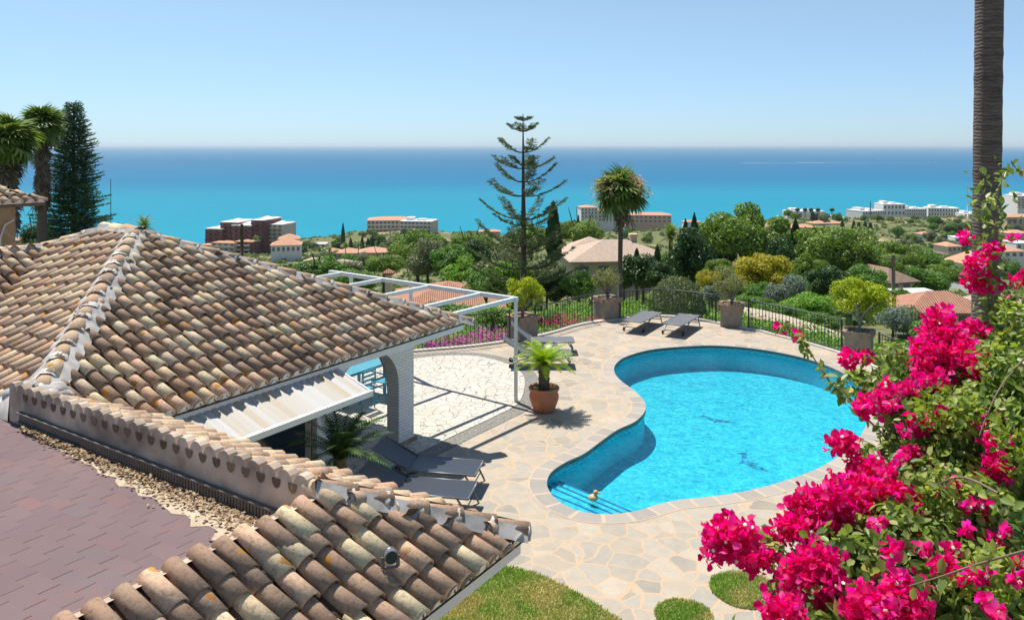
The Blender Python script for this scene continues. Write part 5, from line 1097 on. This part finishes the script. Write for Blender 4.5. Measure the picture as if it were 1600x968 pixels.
# poles and masts
def pole(px, yt, yb, Y, r_, mat, lb, name='utility_pole', arm=False):
    t0 = D(px, yt, Y); zb = D(px, yb, Y).z; b = MB(); b.tube([(0,0,0),(0,0,t0.z-zb)], [r_, r_*.8], 8); o = b.build(name, M[mat], loc=(t0.x,Y,zb)); tag(o, lb, 'pole')
    if arm: MB().beam((-.5,0,t0.z-zb-.3),(.5,0,t0.z-zb-.3),.08,.08).build('crossarm', M[mat], o)
pole(1396, 398, 490, 62, .16, 'bark_grey', 'wooden utility pole standing by the white building right of the topiary', arm=True)
pole(1397, 455, 530, 36, .11, 'bark_grey', 'short thick post just outside the railing right of the lush topiary', 'post')
pole(378, 350, 405, 150, .35, 'bark', 'dark brown pole in front of the red apartment complex')
pole(1512, 288, 345, 800, .7, 'steel_w', 'tall thin mast beside the far white buildings', 'mast'); pole(1360, 315, 350, 800, .6, 'bark_grey', 'thin mast beside the large white cubic building', 'mast'); pole(173, 280, 375, 60, .03, 'alu', 'thin mast right of the conifer', 'mast')
# slope trees: individuals by region
REG = [ (480, 640, 395, 425, 150, 330, 20, 'green tree on the slope between the villas and the salmon roofs'), (430, 620, 378, 400, 330, 650, 26, 'small tree near the dry field below the bluff'),
        (560, 800, 364, 392, 260, 700, 34, 'scrubby tree on the bluff left of the Norfolk pine'), (860, 1110, 350, 380, 300, 750, 22, 'tree on the dry bluff around the pale house'),
        (1400, 1600, 358, 392, 300, 700, 52, 'round tree on the dry slope at right'), (1380, 1600, 390, 440, 120, 280, 34, 'bush among the lower houses at right'), (1230, 1540, 335, 356, 650, 900, 26, 'tree among the far white buildings')]
USED = set()
LM = [(480,'villas'),(540,'salmon house'),(600,'long beige block'),(660,'end of the beige block'),(720,'low shore house'),(780,'Norfolk pine'),(900,'pale tiled house'),(960,'fan palm'),(1010,'pink low apartments'),(1070,'cypress spikes'),(1250,'plain white building'),(1320,'low white building'),(1370,'large white cubic building'),(1420,'blue glass building'),(1470,'long white modern building'),(1530,'palm trunk'),(1600,'right edge')]
for x0, x1, y0, y1, d0, d1, n, lb in REG:
    for k in range(n):
        x = random.uniform(x0, x1); y = random.uniform(y0, y1); lo, hi = d0, d1
        def gy(Y): p = D(x, y, Y); return p.z-hgt(p.x, Y)
        Y = d0+(d1-d0)*random.random()
        for it in np.linspace(80, 1000, 90):  # where the sight line meets the ground
            if gy(it) <= 0: Y = it; break
        kd = random.choice(['broad','olive','olive','pine','dark']); rw = random.uniform(2.4, 5.6); p = D(x, y, Y); gz = hgt(p.x, Y); i = random.randrange(3)
        nl_ = min(LM, key=lambda q: abs(q[0]-x))[1]; szw = 'small' if rw < 3 else ('medium' if rw < 3.9 else 'large'); hue = {'broad':'mid green','olive':'grey green','pine':'bright green','dark':'very dark'}[kd]; lx = min(LM, key=lambda q: abs(q[0]-x))[0]; tt_ = (y-y0)/(y1-y0); rel = ('just above' if tt_ < .3 else 'level with' if tt_ < .55 else 'below' if tt_ < .8 else 'far below')+(' and left of' if x < lx-12 else ' and right of' if x > lx+12 else '')
        lb2 = f'{szw} {hue} {"bush" if "bush" in lb else "tree"} {rel} the {nl_}'
        while lb2 in USED:
            kd = random.choice(['broad','olive','pine','dark']); rw = random.uniform(2.4, 5.6); szw = random.choice(['small','medium','large']); rw = {'small':2.6,'medium':3.5,'large':4.8}[szw]; hue = {'broad':'mid green','olive':'grey green','pine':'bright green','dark':'very dark'}[kd]; x_ = random.choice(['round','flat topped','low spreading','tall']); lb2 = f'{szw} {x_} {hue} {"bush" if "bush" in lb else "tree"} {rel} the {nl_}'
        USED.add(lb2); hsh = 1.35 if ' tall ' in lb2 else .62 if ('flat' in lb2 or 'low spreading' in lb2) else random.uniform(.85, 1.1); lb2 = ' '.join(lb2.split()[:16])
        t_ = empty('tree', (p.x, Y, gz), random.uniform(0,6.28), lb2, 'tree', lb.replace('scrubby tree', 'scrubby trees').replace('tree on', 'trees on').replace('tree near', 'trees near').replace('tree among', 'trees among').replace('bush', 'bushes')); cz = rw*random.uniform(.35,.8)
        link('crown', CR[f'{kd}{i}'], t_, (0,0,cz), 0, (rw, rw, rw*hsh)); tr = link('trunk', TR[i], t_, (0,0,cz), 0, (rw, rw, cz+.3))
for k, (x, yt, yb) in enumerate([(548,372,392),(566,370,392),(575,372,390),(582,368,392),(592,373,392),(470,385,400),(447,388,402),(1316,344,362),(1334,345,362),(1342,347,362),(1352,346,360),(1360,348,362),(536,350,392),(1270,330,345)]):
    cypress(x, yt, yb, 500+13*k, 6, ('first far cypress from the left below the bluff','second far cypress from the left below the bluff','third far cypress from the left below the bluff','fourth far cypress from the left below the bluff','last far cypress of the row below the bluff','thin cypress right of the white villa','thin cypress in front of the white villa','leftmost cypress before the large white cubic building','second cypress before the large white cubic building','middle cypress before the large white cubic building','fourth cypress before the large white cubic building','rightmost cypress before the large white cubic building','tall thin cypress left of the salmon house','thin cypress below the long plain white building')[k], 'far cypresses')
for k, x in enumerate((1246,1258,1267,1278,1300)):
    c = D(x, 328, 900); f1 = empty('far_palm', (c.x, 900, c.z-9), 0, ('leftmost','second','middle','fourth','rightmost')[k]+' small palm before the long plain white building', 'palm', 'palms before the long white building'); MB().tube([(0,0,-4),(0,0,9)], [.5,.4], 6).build('trunk', M['bark'], f1); link('crown', CR['dark0'], f1, (0,0,9), 0, 3.2)
for k, (x, y, Y) in enumerate(((515,392,300),(540,385,330),(560,385,320),(620,383,300),(400,375,380),(225,358,80))):
    c = D(x, y, Y); gz = min(hgt(c.x, Y), c.z-3); f1 = empty('palm_tree', (c.x, Y, gz), 0, ['feathery palm on the slope left of the salmon house', 'tall palm above the salmon house', 'palm right of the salmon house', 'palm beside the long salmon roof', 'palm beside the red apartment complex', 'palm top just above the roof ridge at left'][k], 'palm')
    MB().tube([(0,0,0),(0,0,c.z-gz)], [.2,.15], 6).build('trunk', M['bark'], f1); sago(f1, (0,0,c.z-gz), 2.6*(Y/320 if Y > 100 else .7), 30, 30+k, 'fan', -30, 75, .6)
# scrub as one mass
n = 6500; Pp = []; 
while len(Pp) < n:
    Y = random.uniform(60, 950)**1.0; r_ = random.uniform(-.62, .66); x = r_*Y
    if noise.noise((x*.012, Y*.012, 5)) < -.12 and Y > 260: continue
    z = hgt(x, Y)
    if z < SEA+1.5: continue
    Pp.append((x, Y, z))
Pp = np.array(Pp); k = 34; S = rng.uniform(.7, 2.6, n); d = rng.normal(size=(n, k, 3)); d /= np.linalg.norm(d, axis=2, keepdims=True); d[:, :, 2] = np.abs(d[:, :, 2]); P = Pp[:, None]+d*S[:, None, None]*rng.uniform(.7, 1.1, (n, k, 1))*np.array([1,1,.8]); P = P.reshape(-1, 3); d = d.reshape(-1, 3)
tag(link('scrub', inst('scrub', *CARD, P, frames(d+rng.normal(0,.5,d.shape), None, np.repeat(S, k)*rng.uniform(.3,.6,n*k)), [M['scrub']])), 'green scrub and bushes covering the hillside down to the sea', 'scrub', kind='stuff')
# boats far out
for k, (x, y) in enumerate(((1284,255),(1372,249),(1462,254))):
    Y = F*(CH-SEA)/(y-HY); c = D(x, y, Y); b = MB(); b.add([(-6,-2,0),(-6,2,0),(5,2,0),(9,0,0),(5,-2,0),(-6.3,-2.4,2),(-6.3,2.4,2),(5,2.4,2.2),(10,0,2.6),(5,-2.4,2.2)], [(0,1,2,3,4),(9,8,7,6,5),(0,5,6,1),(1,6,7,2),(2,7,8,3),(3,8,9,4),(4,9,5,0)]); b.box((-1,0,3.2),(5,3,2.2),taper=.8)
    o = b.build('motorboat', M['white'], loc=c); tag(o, ['tiny white motorboat leaving a wake, leftmost on the sea', 'tiny white boat alone on the far sea', 'tiny white motorboat with a long wake nearest the palm trunk'][k], 'boat')
    if k != 1: b = MB(); L_ = 500+200*k; b.add([(0,-4,0),(0,4,0),(-L_,18,0),(-L_,-18,0)], [(0,1,2,3)]); tag(b.build('wake', plain('wake_foam', (.6,.75,.78), .8, var=.2, sc=.05), loc=c+Vector((0,0,.3))), kind='structure')
# ---------------------------------------------------------------- tall palm trunk at right
tp = D(1540, 226, 9); tpp = empty('tall_palm', (tp.x, 9, 0), 0, 'tall bare palm trunk rising out of the top of the picture at right', 'palm'); b = MB(); pr = []; n = 150
pts = []; rr = []
for k in range(n+1): z = 13.5*k/n; pts.append((-.05+.012*z, 0, z)); rr.append(.142+.004*((k % 3) == 0)+random.uniform(-.002,.002)+(.03 if z < .3 else 0))
b.tube(pts, rr, 22); b.build('trunk', M['ptrunk'], tpp); fanpalm_crown(tpp, (.1,0,13.5), 1.6, 44, nl=60, skirt=40)
# ---------------------------------------------------------------- bougainvillea
bg_ = empty('bougainvillea', (3.2, 4.3, 0), 0, 'big bougainvillea with magenta flowers and green leaves filling the right foreground', 'flowering shrub'); BO = Vector((3.2, 4.3, 0))
FL = [(1140,845,3.0,42,36),(1175,865,3.1,34,26),(1125,835,3.0,26,20),(1270,800,3.3,48,28),(1300,790,3.3,60,36),(1245,825,3.25,34,20),(1345,775,3.4,56,34),(1395,780,3.4,44,28),(1350,735,3.5,30,18),(1335,752,3.5,28,18),(1262,905,2.9,40,44),(1285,890,2.9,36,30),(1400,905,2.9,42,24),(1360,950,2.7,40,26),(1410,950,2.8,34,26),(1230,955,2.7,44,16),(1312,690,3.6,26,17),(1450,560,4.1,42,30),(1480,530,4.2,44,30),(1470,495,4.3,32,18),(1500,560,4.1,40,26),(1525,570,4.0,26,20),(1455,590,4.0,34,16),(1520,515,4.3,22,16),(1435,660,3.7,16,18),(1365,635,3.8,26,20),(1390,625,3.9,22,12),(1425,612,3.9,22,9),(1327,553,4.2,15,15),(1352,556,4.2,12,8),(1450,820,3.2,18,16),(1490,800,3.3,20,14),(1540,800,3.2,20,14),(1560,730,3.4,22,16),(1545,390,4.4,20,14),(1525,410,4.4,18,16),(1545,445,4.4,28,16),(1515,440,4.4,16,12),(1510,365,4.5,12,9),(1565,652,3.6,9,8),(1590,430,4.5,16,14),(1575,470,4.4,16,9),(1575,620,3.8,12,12),(1425,705,3.6,14,12),(1460,735,3.5,12,9),(1530,745,3.4,14,10),(1220,510,4.3,7,8),(1247,523,4.3,6,5),(1440,780,3.3,24,16),(1560,845,3.0,12,10),(1585,370,4.5,8,6)]
random.seed(31)
for q_ in range(38): x = random.uniform(1360, 1600); y = random.uniform(590, 960); FL.append((x, y, 4.3-.0035*(y-480)-.12, random.uniform(5,10), random.uniform(4,8)))
BR_T = ([(0,0,0),(-.42,.35,.16),(-.3,.85,.2),(0,1.1,.02),(.3,.85,.2),(.42,.35,.16)], [(0,1,2,3),(3,4,5,0)])
for i, (x, y, Y, rx, ry) in enumerate(FL):
    c = D(x, y, Y); a, h = rx*.8*Y/F, ry*.8*Y/F; n = int(max(14, rx*ry*.3)); g = np.random.default_rng(500+i); nbl = max(2, n//26); cc_ = g.normal(size=(nbl, 3)); cc_ /= np.linalg.norm(cc_, axis=1, keepdims=True); cc_ *= g.uniform(.3,1.0,(nbl,1))*np.array([a, a*.8, h])
    idx = g.integers(0, nbl, n); d = g.normal(size=(n, 3)); d /= np.linalg.norm(d, axis=1, keepdims=True); P = cc_[idx]+d*g.uniform(.3,1,(n,1))*min(a, h, .05)*1.0; st = g.random(n) < .12; P[st] += g.normal(0, 1, (int(st.sum()), 3))*np.array([a, a, h])*.22; Nn = d+g.normal(0,.7,d.shape)
    o = link('flower_cluster', inst('flower_cluster', *BR_T, P, frames(Nn, d+g.normal(0,.5,d.shape), g.uniform(.75,1.25,n)*.033), [M['magenta']]), bg_, c-BO)
    m = max(2, n//24); tv, tf = [(0,.0,0),(1,0,0),(.3,.95,0),(-.8,.6,0),(-.8,-.6,0),(.3,-.95,0),(0,0,.4)], [(6,1,2,6),(6,2,3,6),(6,3,4,6),(6,4,5,6),(6,5,1,6)]
    tf = [(6,1,2),(6,2,3),(6,3,4),(6,4,5),(6,5,1)]; q = P[:m]*1.08; q[:, 1] -= .01; link('floret', inst('floret', tv, tf, q, frames(np.tile([0.,-1,.6],(m,1))+g.normal(0,.3,(m,3)), None, .0075), [M['cream']]), o)
random.seed(5)
GR = [(1500,640,4.0,90,60),(1560,600,4.1,80,70),(1480,700,3.7,80,60),(1560,700,3.6,90,80),(1500,790,3.4,100,70),(1420,830,3.3,70,50),(1560,860,3.1,90,90),(1450,900,3.0,90,80),(1350,930,2.9,70,60),(1300,965,2.8,70,40),(1390,620,4.0,55,26),(1430,640,3.9,60,34),(1410,740,3.7,40,26),(1350,840,3.4,36,26),(1550,960,2.9,90,80),(1400,1010,2.9,120,60),(1620,760,3.5,60,200),(1600,560,4.2,50,60),(1440,575,4.25,60,30),(1320,880,3.2,34,26),(1240,900,3.1,18,22),(1205,880,3.1,14,10)]
P = []; W_ = []
wts = [a*b_ for *_, a, b_ in GR]
for k in range(19000):
    x, y, Y, rx, ry = random.choices(GR, wts)[0]; d = Vector((random.gauss(0,1), random.gauss(0,1), random.gauss(0,1))).normalized(); c = D(x, y, Y); s = random.uniform(.3,1.05)**.5
    P.append((c.x+d.x*rx*Y/F*s, c.y+.12+d.y*.28*s, c.z+d.z*ry*Y/F*s)); W_.append(tuple(d))
def cane(pts, n, b, r0=.006, lf=True, r1=.002, side=.04):
    q = spline([D(*p) for p in pts], 8); m = len(q); b.tube([v-BO for v in q], list(np.linspace(r0, r1, m)), 6, cap=False)
    if lf:
        for k in range(n):
            t_ = random.random()*(m-1.01); v = q[int(t_)].lerp(q[int(t_)+1], t_ % 1); P.append((v.x+random.uniform(-side,side)*.5, v.y+random.uniform(-side,side), v.z+random.uniform(-side,side)*.4)); W_.append((random.gauss(0,1), random.gauss(-.5,.6), random.gauss(.5,.6)))
b = MB(); cane([(1440,720,3.7),(1395,690,3.9),(1340,640,4.0),(1300,600,4.1),(1272,560,4.2),(1250,530,4.25),(1222,508,4.3)], 105, b, .006)
cane([(1540,640,4.2),(1538,560,4.3),(1545,480,4.4),(1535,400,4.4),(1540,330,4.5),(1528,262,4.5)], 170, b, .005, side=.11); cane([(1555,640,4.2),(1560,540,4.3),(1548,450,4.4),(1555,360,4.4),(1560,300,4.4),(1575,256,4.4)], 170, b, .005, side=.11)
cane([(1480,860,3.0),(1440,898,2.9),(1390,905,2.9),(1340,925,2.8)], 18, b, .0045); cane([(1300,960,2.8),(1255,900,3.0),(1215,850,3.05),(1165,850,3.1)], 26, b, .004)
cane([(1480,580,4.1),(1430,556,4.2),(1390,552,4.2),(1340,553,4.2)], 50, b, .004); cane([(1420,760,3.4),(1380,740,3.5),(1350,705,3.6),(1330,690,3.6)], 14, b, .004); cane([(1600,860,2.7),(1530,880,2.7),(1470,900,2.7),(1420,915,2.75)], 14, b, .0045); cane([(1600,560,3.5),(1560,610,3.4),(1530,680,3.3)], 12, b, .005); cane([(1560,770,2.9),(1500,745,3.1),(1440,770,3.2),(1390,800,3.3)], 16, b, .005); cane([(1600,640,3.9),(1570,700,3.6),(1520,760,3.4),(1470,850,3.1)], 30, b, .005); cane([(1440,640,3.8),(1400,620,3.9),(1360,630,3.8)], 30, b, .004); cane([(1560,500,4.3),(1580,470,4.4),(1600,440,4.5)], 30, b, .004)
for (x, y) in ((1.9,3.6),(2.2,3.7),(2.9,4.0)): b.tube([Vector((x,y,0))-BO, Vector((x-.1,y-.1,1.5))-BO, Vector((x-.2,y-.3,3))-BO, Vector((x-.4,y-.5,4.3))-BO], [.05,.04,.03,.015], 8)
b.build('stems', M['stem'], bg_)
NB0 = len(P)
for k in range(24000):                       # body of the shrub down to the ground
    a = random.uniform(0,6.28); c0 = random.random() < .55
    if c0: z = random.uniform(.03,3.75); r_ = (.75+.12*z)*random.uniform(.55,1.03)**.5; x, y = 1.95+r_*math.cos(a), 3.6+r_*math.sin(a)*.62
    else: z = random.uniform(.03,5.0); r_ = (.8+.1*math.sin(z*3))*random.uniform(.55,1.03)**.5; x, y = 3.05+r_*math.cos(a), 3.95+r_*math.sin(a)*.7
    if z > CH-742*y/F-.04 and 800+F*x/y < 1420+(z > 4.3)*120: continue
    P.append((x, y, z)); W_.append((math.cos(a), math.sin(a), .5))
P = np.array(P)-np.array(BO); W_ = np.array(W_)+rng.normal(0,.65,(len(P),3)); T = rng.normal(size=P.shape); T[:, 2] -= .5
link('leaves', inst('leaves', *LEAF, P, frames(W_, T, rng.uniform(.6,1.3,len(P))*np.where(np.arange(len(P)) < NB0, .046, .07)), [M['boug']]), bg_)

P = []; random.seed(77)
for (x, y, Y, rx, ry, n) in ((1480,642,3.6,60,34,300),(1570,585,3.75,50,60,420),(1480,770,3.2,56,34,220),(1590,500,3.9,30,40,220),(1540,900,2.8,60,44,240),(1590,690,3.3,40,60,200)):
    for k in range(n):
        d = Vector((random.gauss(0,1), random.gauss(0,1), random.gauss(0,1))).normalized()*random.uniform(.5,1.05); c = D(x, y, Y); P.append((c.x+d.x*rx*Y/F, c.y+d.y*.12, c.z+d.z*ry*Y/F))
P = np.array(P)-np.array(BO); link('young_leaves', inst('young_leaves', *LEAF, P, frames(rng.normal(0,.7,P.shape)+np.array([0,-.3,.8]), None, rng.uniform(.6,1.3,len(P))*.034), [M['young']]), bg_)
